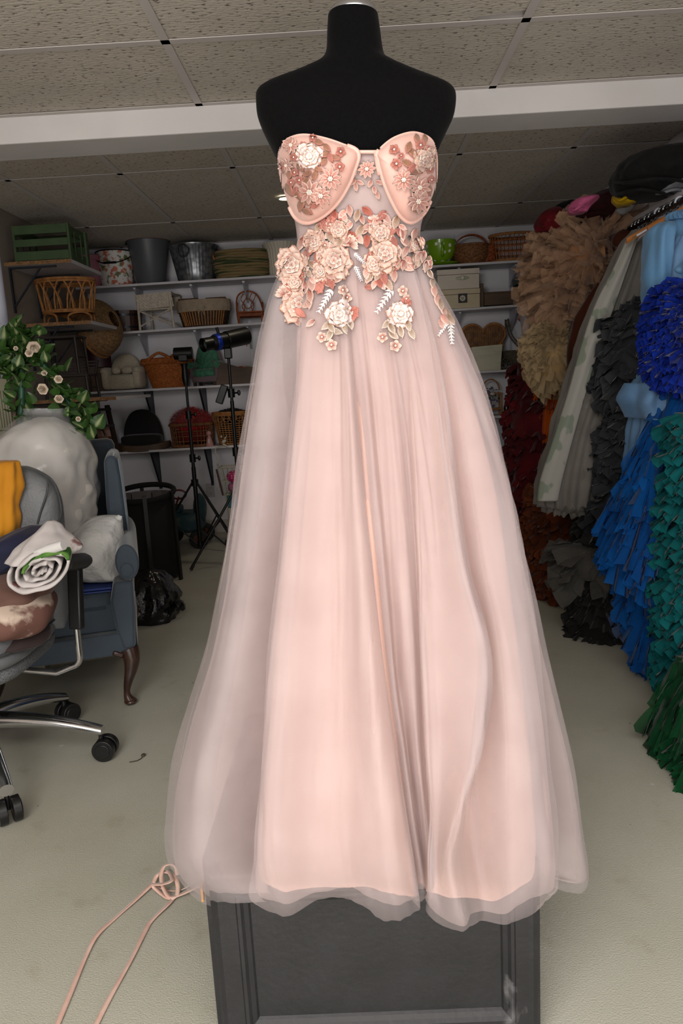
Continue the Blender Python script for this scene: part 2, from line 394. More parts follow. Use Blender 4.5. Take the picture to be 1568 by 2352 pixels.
for a, b_, iw in (((fx0, BY0, fz0), (fx0, BY0, fz1), (1, 0, 0)), ((fx1, BY0, fz1), (fx1, BY0, fz0), (-1, 0, 0)),
                  ((fx1, BY0, fz0), (fx0, BY0, fz0), (0, 0, 1)), ((fx0, BY0, fz1), (fx1, BY0, fz1), (0, 0, -1))):
    rail(a, b_, iw).build('frame_rail', blk, box, world=True, smooth=False)
MB().box(((fx0+fx1)/2, BY0-.001, (fz0+fz1)/2), (fx1-fx0-.10, .005, fz1-fz0-.1)).build('front_panel', blk, box, world=True, smooth=False)
p1, p2 = PY(455, 2030, 1.19), PY(466, 2068, 1.19)
MB().box((BX0-.001, 1.19, (p1.z+p2.z)/2), (.004, .014, .03)).build('chipped_edge', mat('raw_wood_chip', 'c08a4e', .7), box, world=True, smooth=False, label='bare orange wood where the paint chipped off')
# ================================================================ mannequin
YM = 1.50
def ring_tube(rows, seg=48, flat=2.3, sub=4):
    """rows: (py, pxL, pxR, depth half, Y centre)"""
    R = []
    for py, a, b_, d, yc in rows:
        A, B = PY(a, py, yc), PY(b_, py, yc); R.append((A, B, d))
    mb = MB(); n = (len(R)-1)*sub+1
    As, Bs, Ds = [r[0] for r in R], [r[1] for r in R], [r[2] for r in R]
    def fn(u, v):
        A, B, d = cr(As, v), cr(Bs, v), cr(Ds, v); th = 2*pi*u; e = 2/flat
        c, s = cos(th), sin(th); c = math.copysign(abs(c)**e, c); s = math.copysign(abs(s)**e, s)
        return (A+B)/2+(B-A)/2*c+V((0, -d*s, 0))
    return mb.grid(fn, seg, n, wu=True, cap=True)
velvet = mat('black_velvet', '050506', .95, sheen=.03, c2='080809', scale=160, bump=.1, spec=.08)
man = thing('dress_form', 'headless black velvet dress form wearing the pink gown', 'mannequin', (.05, YM, BZ))
rows = [(40, 753, 868, .050, YM), (75, 751, 873, .053, YM), (118, 749, 879, .056, YM), (140, 740, 888, .058, YM), (154, 722, 912, .060, YM), (166, 694, 942, .062, YM),
        (178, 662, 975, .063, YM), (189, 628, 1008, .064, YM), (200, 603, 1034, .066, YM), (214, 589, 1045, .070, YM), (240, 588, 1046, .080, YM), (270, 592, 1040, .092, YM),
        (305, 605, 1024, .105, YM), (340, 622, 1008, .115, YM), (380, 642, 994, .120, YM), (430, 660, 984, .115, YM), (480, 676, 970, .100, YM), (545, 694, 952, .085, YM),
        (620, 680, 965, .095, YM), (720, 655, 985, .115, YM), (860, 650, 990, .125, YM), (960, 665, 975, .11, YM)]
ring_tube(rows).build('torso', velvet, man, world=True)
ct = (PY(753, 40, YM)+PY(868, 40, YM))/2
MB().lathe([(.0005, .02), (.03, .019), (.038, .012), (.044, .008), (.046, -.002), (.045, -.004)], 40, sy=1.08, c=ct+V((0, 0, .002))).build('neck_cap', mat('brushed_silver', 'b9bdc4', .2, metal=1), man, world=True, label='silver neck cap')
pb = PY(820, 960, YM).z
MB().tube([(.05, YM, BZ+.012), (.05, YM, pb+.02)], .014, 12).build('pole', mat('dark_steel', '333338', .35, metal=.8), man, world=True)
MB().lathe([(.0005, .0), (.15, 0), (.15, .008), (.02, .014), (.016, .03)], 32, c=(.05, YM, BZ+.001)).build('base_plate', mat('dark_steel', ''), man, world=True)
# ================================================================ gown
TOP = (1.0, .0, 0)
gown = thing('strapless_gown', 'long blush pink strapless tulle gown with embroidered flowers on the black dress form', 'gown', (.05, YM, .33))
LV = ['top', 640, 760, 900, 1100, 1300, 1500, 1700, 1850, 1980, 'hem']
G = [0, .15, .28, .42, .58, .72, .84, .94, 1.0, 1.03, 1.0]
AM = [.05, .25, .4, .55, .75, .9, 1, 1.05, 1.05, 1, .6]
CV = [  # top point, px per level, hem point, y at the hem, crease offset
 ((690, 552), (640, 606, 583, 552, 524, 484, 424, 397, 402), (470, 2060), 1.27, .0),
 ((697, 548), (652, 626, 608, 586, 560, 528, 480, 455, 462), (520, 2072), 1.14, -.02),
 ((712, 543), (700, 694, 692, 686, 668, 648, 628, 618, 612), (604, 2068), 1.11, .085),
 ((718, 541), (704, 693, 684, 666, 645, 624, 610, 599, 589), (586, 2080), 1.08, -.03),
 ((732, 534), (722, 714, 706, 694, 676, 660, 648, 640, 638), (645, 2108), 1.045, -.02),
 ((752, 525), (745, 746, 746, 744, 740, 735, 730, 725, 722), (722, 2070), 1.06, .0),
 ((770, 515), (767, 774, 781, 787, 790, 795, 800, 800, 800), (800, 2064), 1.06, -.008),
 ((784, 507), (784, 794, 803, 815, 832, 848, 866, 882, 895), (905, 2110), 1.02, -.02),
 ((793, 503), (792, 804, 815, 834, 856, 878, 905, 928, 948), (964, 2082), 1.05, .0),
 ((796, 499), (793, 802, 812, 828, 846, 866, 892, 915, 935), (945, 2062), 1.07, .03),
 ((818, 495), (815, 827, 842, 860, 880, 898, 922, 943, 962), (974, 2062), 1.08, -.01),
 ((832, 495), (830, 843, 858, 876, 893, 908, 930, 950, 968), (978, 2060), 1.085, .025),
 ((850, 497), (856, 870, 888, 908, 926, 940, 955, 970, 985), (986, 2066), 1.085, -.012),
 ((872, 502), (884, 905, 925, 944, 958, 966, 974, 984, 996), (990, 2068), 1.08, .03),
 ((890, 508), (908, 930, 945, 956, 962, 965, 975, 985, 980), (980, 2085), 1.06, -.012),
 ((908, 515), (935, 957, 975, 990, 1000, 1008, 1010, 1006, 1000), (1010, 2122), 1.04, .012),
 ((922, 523), (955, 985, 1008, 1034, 1062, 1112, 1100, 1058, 1032), (1070, 2146), 1.015, -.03),
 ((926, 525), (950, 980, 1004, 1028, 1058, 1098, 1086, 1070, 1085), (1110, 2112), 1.07, .055),
 ((938, 534), (975, 1018, 1050, 1086, 1116, 1150, 1172, 1182, 1182), (1182, 2118), 1.06, -.01),
 ((955, 548), (990, 1050, 1104, 1156, 1191, 1220, 1246, 1260, 1267), (1264, 2064), 1.11, -.03),
 ((950, 549), (978, 1030, 1080, 1130, 1162, 1190, 1214, 1224, 1236), (1250, 2030), 1.22, .09),
 ((956, 551), (986, 1040, 1096, 1152, 1200, 1246, 1292, 1322, 1342), (1352, 2036), 1.30, .0)]
def skirt_points():
    cols = []
    for k, (tp, px, hm, yh, off) in enumerate(CV):
        s = sqrt(max(.0, 1-((tp[0]-822)/138)**2)); y0 = YM+.02-.125*s
        col = []
        for j, lv in enumerate(LV):
            Y = y0+(yh-y0)*G[j]+off*.62*AM[j]*(1 if lv != 'hem' else .5)
            q = tp if j == 0 else (hm if j == len(LV)-1 else (px[j-1], lv))
            col.append(PY(q[0], q[1], Y))
        cols.append(col)
    # round the back
    A, B = cols[-1], cols[0]; nb = 9
    for i in range(1, nb+1):
        a = pi*i/(nb+1); col = []
        for j in range(len(LV)):
            P, Q = A[j], B[j]; c = (P+Q)/2; r = (P-Q)/2
            dp = (.11+.30*min(1, G[j])); wv = (.03 if i % 2 else -.03)*AM[j]
            c2 = c+r*cos(a); z = c2.z
            col.append(V((c2.x, c2.y+sin(a)*(dp+wv), max(z, .30) if j == len(LV)-1 else z)))
        cols.append(col)
    return cols
SP = skirt_points(); NC = len(SP); NL = len(LV)
def periodic(p, t):
    n = len(p); x = (t % 1)*n; i = int(x) % n; f = x-int(x)
    a, b, c, d = p[i-1], p[i], p[(i+1) % n], p[(i+2) % n]
    return .5*((2*b)+(c-a)*f+(2*a-5*b+4*c-d)*f*f+(3*b-a-3*c+d)*f*f*f)
def lining_points():
    cols = []
    n0 = len(CV)
    for k in range(n0):
        col = []
        for j in range(NL):
            if k <= 2: p = SP[3][j]+V((-.006*(3-k), .05*(3-k)*min(1, G[j]+.15), 0))
            elif k >= n0-2: p = SP[n0-3][j]+V((-.004*(k-n0+3), .05*(k-n0+3)*min(1, G[j]+.15), 0))
            else:
                w_ = [(1, SP[k][j])]+[(.8, SP[q][j]) for q in (k-1, k+1) if 3 <= q <= n0-3]+[(.4, SP[q][j]) for q in (k-2, k+2) if 3 <= q <= n0-3]
                s_ = sum(a for a, _ in w_); p = V((0, 0, 0))
                for a, q in w_: p += q*a/s_
                ymin = min(SP[q][j].y for q in range(max(3, k-2), min(n0-2, k+3)))
                p = V((p.x, min(p.y, ymin+(.02 if 7 <= k <= 12 else .03))+(.004 if 7 <= k <= 12 else .012)+.014*G[j]+(.075*G[j] if 14 <= k <= 18 else 0), p.z))
            if j >= NL-2: p.z += (-.03 if 14 <= k <= 18 else .012)*(1 if j == NL-1 else .5)
            col.append(p)
        cols.append(col)
    A, B = cols[-1], cols[0]; nb = 9
    for i in range(1, nb+1):
        a = pi*i/(nb+1); cols.append([(A[j]+B[j])/2+(A[j]-B[j])/2*cos(a)+V((0, sin(a)*(.08+.2*min(1, G[j])), 0)) for j in range(NL)])
    return cols
def skirt(off, z0, zhem, seed, nu=NC*12, nv=110, vmax=1.0, amp=.004, puff=0, P=None):
    mb = MB(); rows = []; P = P or SP
    for j in range(nv):
        v = vmax*j/(nv-1); lev = [cr(c, v) for c in P]
        cen = sum(lev, V((0, 0, 0)))/NC; row = []
        for i in range(nu):
            p = periodic(lev, i/nu); d = V((p.x-cen.x, p.y-cen.y, 0)); L = max(d.length, .01); dn = d/L
            th = math.atan2(dn.y, dn.x)
            nz = noise.noise(V((cos(th)*5+seed, sin(th)*5, v*2.2)))*amp*2*min(1, v*3)
            nz += noise.noise(V((cos(th)*16+seed*3, sin(th)*16, v*9)))*amp*.9*min(1, v*3)
            nz += noise.noise(V((cos(th)*38+seed*3, sin(th)*38, v*5)))*amp*.3*min(1, v*3)
            q = p+dn*(off*min(1, .25+v*2)+nz)
            if v > .93: q.z += zhem*(v-.93)/.07+noise.noise(V((th*4+seed, 0, seed)))*.012*(v-.93)/.07
            if puff and v > .955: q -= dn*puff*((v-.955)/.045)**2
            row.append(q)
        rows.append(row)
    vs = [q for r in rows for q in r]
    fs = [(j*nu+i, j*nu+(i+1) % nu, (j+1)*nu+(i+1) % nu, (j+1)*nu+i) for j in range(nv-1) for i in range(nu)]
    return mb.add(vs, fs)
lining_m = mat('peach_satin_lining', 'e4bbad', .6, c2='deb2a3', scale=4, trans=.12, sheen=.2)
tulle_m = mat('blush_tulle', 'dbcac8', .75, c2='ccbab9', scale=9, alpha=.43, trans=.25, bump=.15, bscale=40, sheen=.2)
tulle2_m = mat('blush_tulle_outer', 'd9cccd', .75, c2='cabdbf', scale=14, alpha=.28, trans=.3, sheen=.2)
lining = skirt(-.010, 0, .0, 1.3, amp=.002, nv=80, P=lining_points()).build('skirt_lining', lining_m, gown, world=True, smooth='all')
tul1 = skirt(.0, 0, .012, 4.1, amp=.004, puff=.01)
tul1o = tul1.build('tulle_layer', tulle_m, gown, world=True, smooth='all')
tul2 = skirt(.010, 0, -.004, 9.7, amp=.006, puff=.014, nv=80)
tul2.build('outer_tulle_layer', tulle2_m, gown, world=True, smooth='all')
BV_s = BVHTree.FromPolygons([V(p) for p in tul2.v], tul2.f)
# bodice: sheer mesh over the form
brow = [(338, 628, 1004, .118, YM), (380, 643, 998, .124, YM), (430, 661, 988, .120, YM), (480, 673, 974, .106, YM), (520, 682, 963, .096, YM), (556, 686, 960, .093, YM)]
def bodice(off, full=False):
    R = [(PY(a-off, py, yc), PY(b_+off, py, yc), d+off*.0009) for py, a, b_, d, yc in brow]
    As, Bs, Ds = [r[0] for r in R], [r[1] for r in R], [r[2] for r in R]
    def fn(u, v):
        A, B, d = cr(As, v), cr(Bs, v), cr(Ds, v); th = 2*pi*u; e = 2/2.3
        c, s = cos(th), sin(th); c = math.copysign(abs(c)**e, c); s = math.copysign(abs(s)**e, s)
        p = (A+B)/2+(B-A)/2*c+V((0, -d*s, 0))
        return p
    mb = MB().grid(fn, 144, 60, wu=True); keep = []
    if full: return mb
    for f in mb.f:
        c = sum((V(mb.v[i]) for i in f), V((0, 0, 0)))/4; d = c-CAM; x, y = 784+FPX*d.dot(RT)/d.dot(FW), 1176-FPX*d.dot(UP)/d.dot(FW)
        lim = 350 if (818 < x < 868 or c.y > YM) else 400
        if y > lim: keep.append(f)
    mb.f = keep; mb.mi = [0]*len(keep); return mb
bod = bodice(3); bod.build('bodice_mesh', mat('sheer_blush_mesh', 'bda8a5', .7, c2='b29d9b', scale=30, alpha=.86), gown, world=True)
_bf = bodice(3, True); BV_b = BVHTree.FromPolygons([V(p) for p in _bf.v], _bf.f)
def hit(bv, px, py):
    d = ray(px, py).normalized(); h = bv.ray_cast(CAM, d)
    return (h[0], h[1]) if h[0] else (None, None)
cup_m = mat('blush_satin_cup', 'dbb0a4', .62, c2='d4a699', scale=12, sheen=.3, bump=.06, bscale=60)
bone_m = mat('blush_channel', 'deb3a6', .55, sheen=.3)
CUPL = [(640, 352), (652, 326), (676, 313), (704, 310), (742, 317), (782, 330), (822, 350), (812, 395), (797, 430), (774, 466), (742, 496), (706, 512), (680, 502), (662, 470), (648, 425), (641, 385)]
CUPR = [(866, 350), (896, 322), (928, 308), (955, 305), (984, 316), (999, 338), (1003, 380), (1000, 425), (988, 462), (970, 494), (944, 511), (920, 496), (900, 462), (884, 425), (873, 388), (868, 365)]
def surfY(px, py):
    h, n = hit(BV_b, px, py)
    if h: return h.y
    x = PY(px, py, YM).x; return YM-.02
cupbv = []
for pts, cx in ((CUPL, (722, 405)), (CUPR, (938, 405))):
    Y = [surfY(*p) for p in pts]; n = len(pts); P2 = [V((p[0], p[1], y)) for p, y in zip(pts, Y)]
    yc = surfY(*cx); out = 1 if cx[0] > 820 else -1
    def fn(u, v, P2=P2, cx=cx, yc=yc, out=out):
        b_ = periodic(P2, u); r = v; c = V((cx[0], cx[1], yc))
        q = c+(b_-c)*r
        h = sqrt(max(0, 1-r**2.6))
        fold = .0035*max(0, 1-abs((q.x-cx[0]-out*12+(q.y-cx[1])*.1)/9))*max(0, min(1, (q.y-cx[1]-40)/40))*(1-r)*3
        y = q.z-.040*h-.006+fold + (.0012*sin(q.x*.25+q.y*.1)*(1-r) if q.y > cx[1]+30 else 0)
        return PY(q.x, q.y, y)
    c = MB().grid(fn, 64, 20, wu=True); c.build('bust_cup', cup_m, gown, world=True, smooth='all')
    cupbv.append(BVHTree.FromPolygons([V(p) for p in c.v], c.f))
    # underwire / edge channel
    seg = [(periodic(P2, k/96)) for k in range(96)]
    low = [s for s in seg if s.y > 350 and not (s.y < 505 and ((s.x-cx[0])*out > 45 and s.y < 480))]
    if out < 0: low.sort(key=lambda s: math.atan2(s.y-cx[1], s.x-cx[0]))
    else: low.sort(key=lambda s: -math.atan2(s.y-cx[1], s.x-cx[0]))
    low = [s for s in low if abs(math.atan2(s.y-cx[1], s.x-cx[0])) < 3.2]
    ang = lambda s: math.atan2(s.y-cx[1], (s.x-cx[0])*(-out))   # 0 towards centre, pi/2 down
    low = sorted([s for s in seg if -.75 < ang(s) < 2.3], key=ang)
    c = MB(); c.tube([PY(s.x, s.y, s.z-.009) for s in low], .0042, 8); c.build('underwire_channel', bone_m, gown, world=True, smooth='all')
    up = sorted([s for s in seg if not (-.72 < ang(s) < 2.6)], key=lambda s: s.x)
    c = MB(); c.tube([PY(s.x, s.y, s.z-.006) for s in up], .0022, 6); c.build('neckline_binding', bone_m, gown, world=True, smooth='all')
for x0, x1 in ((820, 812), (863, 872)):
    c = MB(); ys = [346, 365, 385, 402]; 
    c.tube([PY(x0+(x1-x0)*k/3, y, surfY(x0+(x1-x0)*k/3, y)-.007) for k, y in enumerate(ys)], .0048, 8); c.build('boning_channel', bone_m, gown, world=True, smooth='all')
c = MB(); c.tube([PY(x, 349+ (0 if 826 < x < 858 else 0), surfY(x, 350)-.006) for x in (818, 830, 842, 854, 866)], .0032, 8); c.build('neckline_binding', bone_m, gown, world=True)
# ---- embroidered appliques, laid on the cloth
thread_m = mat('embroidery_thread', 'ffffff', .55, vcol=True, bump=.35, bscale=420, sheen=.2)
pearl_m = mat('ivory_pearl', 'f3e3d3', .2, coat=.5); gem_m = mat('rhinestone', 'd8dde6', .08, metal=.7)
CR, CRM, PK, DP, RU, GO, WH = (lin(c) for c in ('dec6b8', 'eadccf', 'bb7668', '95564c', '8c3d2a', '7d5c3f', 'ebe3df'))
def mixc(a, b_, t): t = min(1, max(0, t)); return tuple(a[i]+(b_[i]-a[i])*t for i in range(3))+(1,)
class App:
    """an applique drawn in picture-plane offsets about a centre and draped onto the cloth below it"""
    def __init__(s, px, py, bv):
        s.px, s.py, s.bv = px, py, bv; s.mb = MB(); s.g = MB()
        h, n = hit(bv, px, py)
        if h is None:
            h = PY(px, py, YM-.05); n = (CAM-h).normalized()
        if n.dot(h-CAM) > 0: n = -n
        s.h, s.n = h, n; s.k = (h-CAM).dot(FW)/FPX
    def at(s, dx, dy, lift):
        h, n = hit(s.bv, s.px+dx, s.py+dy)
        if h is None or abs(h.y-s.h.y) > .035: 
            d = ray(s.px+dx, s.py+dy); h = CAM+d*((s.h-CAM).dot(s.n)/d.dot(s.n)) if abs(d.dot(s.n)) > .35 else PY(s.px+dx, s.py+dy, s.h.y)
            if (h-s.h).length > .06: h = PY(s.px+dx, s.py+dy, s.h.y)
        return h-(h-CAM).normalized()*(.0025+lift*s.k)
    def petal(s, a, r0, r1, w, c0, c1, lift0=1, lift1=4, point=1.4, cx=0, cy=0, ruf=0, nu=5, nv=6, edge=None):
        ca, sa = cos(a), sin(a); vs = []; cs = []
        for j in range(nv):
            t = j/(nv-1); r = r0+(r1-r0)*t
            ww = w*(sin(pi*min(1, t**point*.95+.03))**(.75 if point < 1.2 else .55))
            for i in range(nu):
                u = i/(nu-1)*2-1
                rr = r+(-abs(u)**2*w*.25*t)+ruf*sin(u*9+a*3)*t
                x = cx+ca*rr-sa*u*ww; y = cy+sa*rr+ca*u*ww
                lf = lift0+(lift1-lift0)*t+(u*u)*w*.18*(1 if point < .8 else .4)-((1-abs(u))*w*.05)
                vs.append(s.at(x, y, lf))
                c = mixc(c0, c1, t*1.3-.1)
                if edge is not None and (abs(u) > .9 or t > .95): c = edge
                cs.append(c)
        s.mb.add(vs, [(j*nu+i, j*nu+i+1, (j+1)*nu+i+1, (j+1)*nu+i) for j in range(nv-1) for i in range(nu-1)], cs)
    def bead(s, dx, dy, r, lift=5):
        s.g.ell(s.at(dx, dy, lift), (r*s.k,)*3, 8)
    def done(s, name, gem=None):
        o = s.mb.build(name, thread_m, gown, world=True, smooth='all', solid=.0012)
        if s.g.v:
            b = s.g.build('pearl_centre' if gem is None else 'rhinestones', pearl_m if gem is None else gem_m, o, smooth='all', kind='stuff')
            b.location = -V(gown.location)
        return o
def rnd(a, b_): return random.uniform(a, b_)
def daisy(px, py, r, bv, c=PK):
    r *= 1.12; s = App(px, py, bv); a0 = rnd(0, 6); n = 10
    for k in range(n):
        s.petal(a0+k*2*pi/n, r*.15, r*rnd(.85, 1.08), r*.2, mixc(c, RU, .4), mixc(c, CRM, .25), 3, 5, .8, edge=mixc(c, CRM, .6))
    for k in range(6): s.bead(r*.14*cos(k*1.05), r*.14*sin(k*1.05), max(1.3, r*.075), 7)
    s.bead(0, 0, max(1.3, r*.075), 8); return s.done('daisy_applique')
def blossom(px, py, r, bv, c=PK, c2=CR):
    s = App(px, py, bv); a0 = rnd(0, 6)
    for k in range(5): s.petal(a0+k*2*pi/5, r*.1, r, r*.42, mixc(c, RU, .5), c2, 2, 4, 1.4)
    s.bead(0, 0, r*.2, 6); return s.done('blossom_applique')
def leaf(px, py, r, a, bv, c=GO, c2=CR):
    s = App(px, py, bv)
    r *= 1.15; s.petal(a, -r, r, r*.52, c, mixc(c, c2, .5), 2, 4, .85, edge=mixc(c, c2, .75)); return s.done('leaf_applique')
def rose(px, py, r, bv, tall=1.0, cream=CR, mid=PK, deep=RU, rot=None):
    r *= 1.12
    s = App(px, py, bv); a0 = rnd(0, 6) if rot is None else rot
    for k in range(7):
        a = a0+k*2*pi/7+rnd(-.15, .15); s.petal(a, r*.3, r*rnd(.9, 1.1)*(1+abs(sin(a))*(tall-1)), r*.42, mixc(mid, deep, .45), cream, 2, 4, 1.5, ruf=r*.04, nu=9, edge=lin('c08f78'))
    for k in range(6):
        a = a0+.4+k*2*pi/6; s.petal(a, r*.15, r*.72*(1+abs(sin(a))*(tall-1)), r*.36, deep if k % 3 == 0 else mid, cream, 5, 8, 1.5, ruf=r*.03, nu=9, edge=lin('d3a48c'))
    for k in range(5):
        a = a0+.9+k*2*pi/5; s.petal(a, r*.04, r*.44*(1+abs(sin(a))*(tall-1)), r*.28, deep, mixc(mid, cream, .7), 8, 11, 1.4, edge=CRM)
    for k in range(3):
        a = a0+k*2*pi/3; s.petal(a, 0, r*.22, r*.16, mid, cream, 11, 13, 1.4, edge=CRM)
    return s.done('rose_applique')
def fan(px, py, r, a, bv, c=RU, c2=CR):
    s = App(px, py, bv)
    for k in range(-3, 4): s.petal(a+k*.3, r*.1, r*rnd(.9, 1.05), r*.2, c, c2, 2+k % 2, 6, 1.4)
    return s.done('petal_applique')
def spray(p0, p1, bv, gems=True, c=WH):
    cx, cy = (p0[0]+p1[0])/2, (p0[1]+p1[1])/2; s = App(cx, cy, bv); d = V((p1[0]-p0[0], p1[1]-p0[1])); L = d.length; a = math.atan2(d.y, d.x)
    s.petal(a, -L/2, L/2, 1.6, c, c, 3, 3, 1)
    for k in range(7):
        t = -L/2+L*(k+.4)/7; w = L*.2*(1-.08*k)
        for sg in (-1, 1):
            bx, by = cos(a)*t, sin(a)*t; s.petal(a+sg*.75, 0, w, w*.22, c, c, 3, 4, .9, cx=bx, cy=by, nu=3, nv=4)
            if gems: s.bead(bx+cos(a+sg*.75)*w, by+sin(a+sg*.75)*w, 1.7, 6)
    return s.done('leafy_spray_applique', gem=True if gems else None)
BL, BR = cupbv
for x, y, r in ((667, 333, 19), (656, 380, 17), (758, 411, 27), (710, 442, 29), (736, 450, 25)): daisy(x, y, r, BL)
rose(709, 358, 31, BL, cream=WH, mid=lin('f0c4b4'), rot=.4)
for x, y, r in ((782, 348, 12), (780, 383, 13), (718, 316, 10), (674, 361, 10), (676, 396, 11), (668, 419, 10), (687, 414, 11), (695, 333, 9)): blossom(x, y, r, BL, DP, PK)
for x, y, a in ((732, 326, .3), (751, 340, .8), (759, 363, 1.2), (742, 373, 2.2), (731, 389, .5), (722, 404, 1.9), (704, 399, 2.6), (684, 449, 1), (708, 466, .2), (691, 472, 1.8), (706, 486, .5), (676, 440, 2.0), (745, 355, 2.9), (664, 400, 1.5), (770, 362, .2), (690, 385, .9), (700, 420, 2.2), (664, 436, 1.2), (722, 472, 2.6)):
    leaf(x, y, rnd(10, 14), a, BL, GO if (x+y) % 3 else DP, PK)
rose(975, 365, 25, BR, tall=1.2, cream=CR)
for x, y, r in ((905, 343, 13), (910, 376, 14), (921, 357, 8), (991, 413, 10), (966, 333, 12), (988, 389, 10), (984, 342, 9)): blossom(x, y, r, BR, DP, PK)
for x, y, r in ((927, 413, 25), (964, 431, 24), (961, 463, 27)): daisy(x, y, r, BR)
for x, y, a in ((958, 318, 1.3), (937, 340, 1.9), (938, 376, .5), (956, 394, .2), (981, 452, 1.6), (958, 482, .2), (976, 320, 1.5), (950, 352, .8), (985, 436, 1.4), (972, 475, 2.6), (945, 388, 2.4), (992, 365, 1.5)):
    leaf(x, y, rnd(10, 14), a, BR, GO if int(x) % 3 else DP, PK)
daisy(842, 388, 21, BV_b)
for x, y, a in ((809, 419, 2.4), (817, 431, 1.5), (828, 420, .5), (849, 423, 2.0), (860, 438, 1.4), (873, 420, .4), (867, 450, 1.3)): leaf(x, y, 10, a, BV_b, DP, CR)
class _Both:
    def ray_cast(s, o, d):
        a = BV_s.ray_cast(o, d); b_ = BV_b.ray_cast(o, d)
        if a[0] is None: return b_
        if b_[0] is None: return a
        return a if a[3] < b_[3] else b_
BB = _Both()
def inside(x, y, P):
    r = False
    for k in range(len(P)):
        (x1, y1), (x2, y2) = P[k-1], P[k]
        if (y1 > y) != (y2 > y) and x < (x2-x1)*(y-y1)/(y2-y1)+x1: r = not r
    return r
PL = [(690, 560), (642, 640), (650, 700), (668, 745), (712, 745), (715, 690), (742, 660), (790, 650), (808, 620), (806, 560), (820, 500), (780, 490), (730, 520)]
PR = [(820, 498), (860, 500), (930, 525), (985, 600), (990, 640), (940, 622), (912, 612), (905, 650), (850, 668), (836, 625), (855, 570), (826, 545)]
for PP, n_ in ((PL, 75), (PR, 45)):
    k = 0
    while k < n_:
        x, y = rnd(640, 990), rnd(488, 750)
        if inside(x, y, PP): leaf(x, y, rnd(10, 15), rnd(0, 3.1), BB, (DP, RU, PK, GO, PK, DP)[k % 6], (PK, CR, CRM, CR)[k % 4]); k += 1
# flower peplum falling from the arched waist seam
pep = [(803, 486), (819, 497), (785, 492), (845, 487), (875, 497), (888, 503), (908, 512), (925, 523), (765, 500), (748, 512), (738, 540), (760, 545), (800, 520), (812, 545), (700, 545), (690, 560),
       (825, 532), (825, 549), (842, 555), (905, 560), (700, 590), (708, 628), (722, 640), (735, 655), (742, 640), (700, 660), (722, 610), (745, 580), (690, 640), (760, 650), (775, 640), (780, 560), (790, 600),
       (712, 575), (730, 595), (716, 655), (846, 640), (858, 655), (870, 648), (882, 640), (905, 636), (893, 655), (850, 630), (915, 610), (848, 590), (862, 560), (900, 625), (655, 640), (663, 655), (740, 520)]
for i, (x, y) in enumerate(pep): leaf(x, y, rnd(11, 16), rnd(.6, 2.5), BB, (DP, GO, PK, RU, DP)[i % 5], (CR, CR, CRM, PK, PK)[i % 5])
for x, y in ((931, 539), (938, 560), (948, 568), (941, 598), (938, 615), (958, 608), (978, 612), (960, 590), (968, 560), (951, 540), (972, 590), (985, 600), (930, 580)): leaf(x, y, rnd(11, 15), rnd(.4, 2.4), BB, (DP, GO, PK)[int(x) % 3], CR)
for x, y in ((988, 630), (994, 650), (998, 668), (1004, 688), (1012, 702), (1020, 714), (1030, 722), (1014, 744), (1022, 735), (1036, 735)): leaf(x, y, rnd(11, 14), rnd(.9, 1.7), BB, (DP, GO, PK)[int(x) % 3], CR)
for x, y, r, tl, m_ in ((776, 529, 24, 1, 0), (719, 555, 25, 1.1, 0), (766, 598, 38, 1.15, 0), (669, 608, 37, 1.15, 1), (686, 700, 39, 1.1, 0), (676, 648, 22, 1, 0), (875, 535, 28, 1, 0), (885, 582, 36, 1.2, 0), (857, 606, 22, 1.3, 0), (779, 721, 30, 1.1, 2), (920, 721, 28, 1.15, 2), (956, 562, 16, 1.2, 1), (735, 623, 17, 1.2, 1)):
    rose(x, y, r, BB, tl, (CR, CR, WH)[m_], (PK, DP, lin('efc6bb'))[m_], RU)
fan(800, 562, 25, -.5, BB); fan(656, 678, 26, -2.2, BB); fan(693, 622, 20, .4, BB); fan(803, 716, 22, .2, BB, RU, PK); fan(858, 508, 17, -1.6, BB, PK, CRM); fan(930, 700, 18, -1.2, BB, RU, PK)
for x, y, r in ((787, 666, 13), (797, 683, 12), (739, 774, 13), (761, 792, 14), (925, 668, 13), (933, 686, 11), (878, 774, 13), (908, 794, 14), (758, 515, 12), (746, 563, 12), (858, 520, 12)): blossom(x, y, r, BB, PK, CR)
for x, y, a in ((749, 748, 2.5), (772, 761, .3), (792, 754, 1.2), (756, 771, 2), (888, 744, 2.4), (905, 771, .6), (921, 764, 1.4), (946, 768, 1.1), (762, 755, 1.0), (900, 756, 1.0), (938, 750, 1.3), (805, 745, 1.3)): leaf(x, y, 13, a, BB, GO, CRM)
spray((812, 580), (838, 606), BB); spray((815, 610), (830, 645), BB); spray((762, 662), (731, 718), BB); spray((902, 661), (863, 719), BB)
spray((1034, 735), (1038, 790), BB); spray((1030, 735), (1006, 772), BB, False)
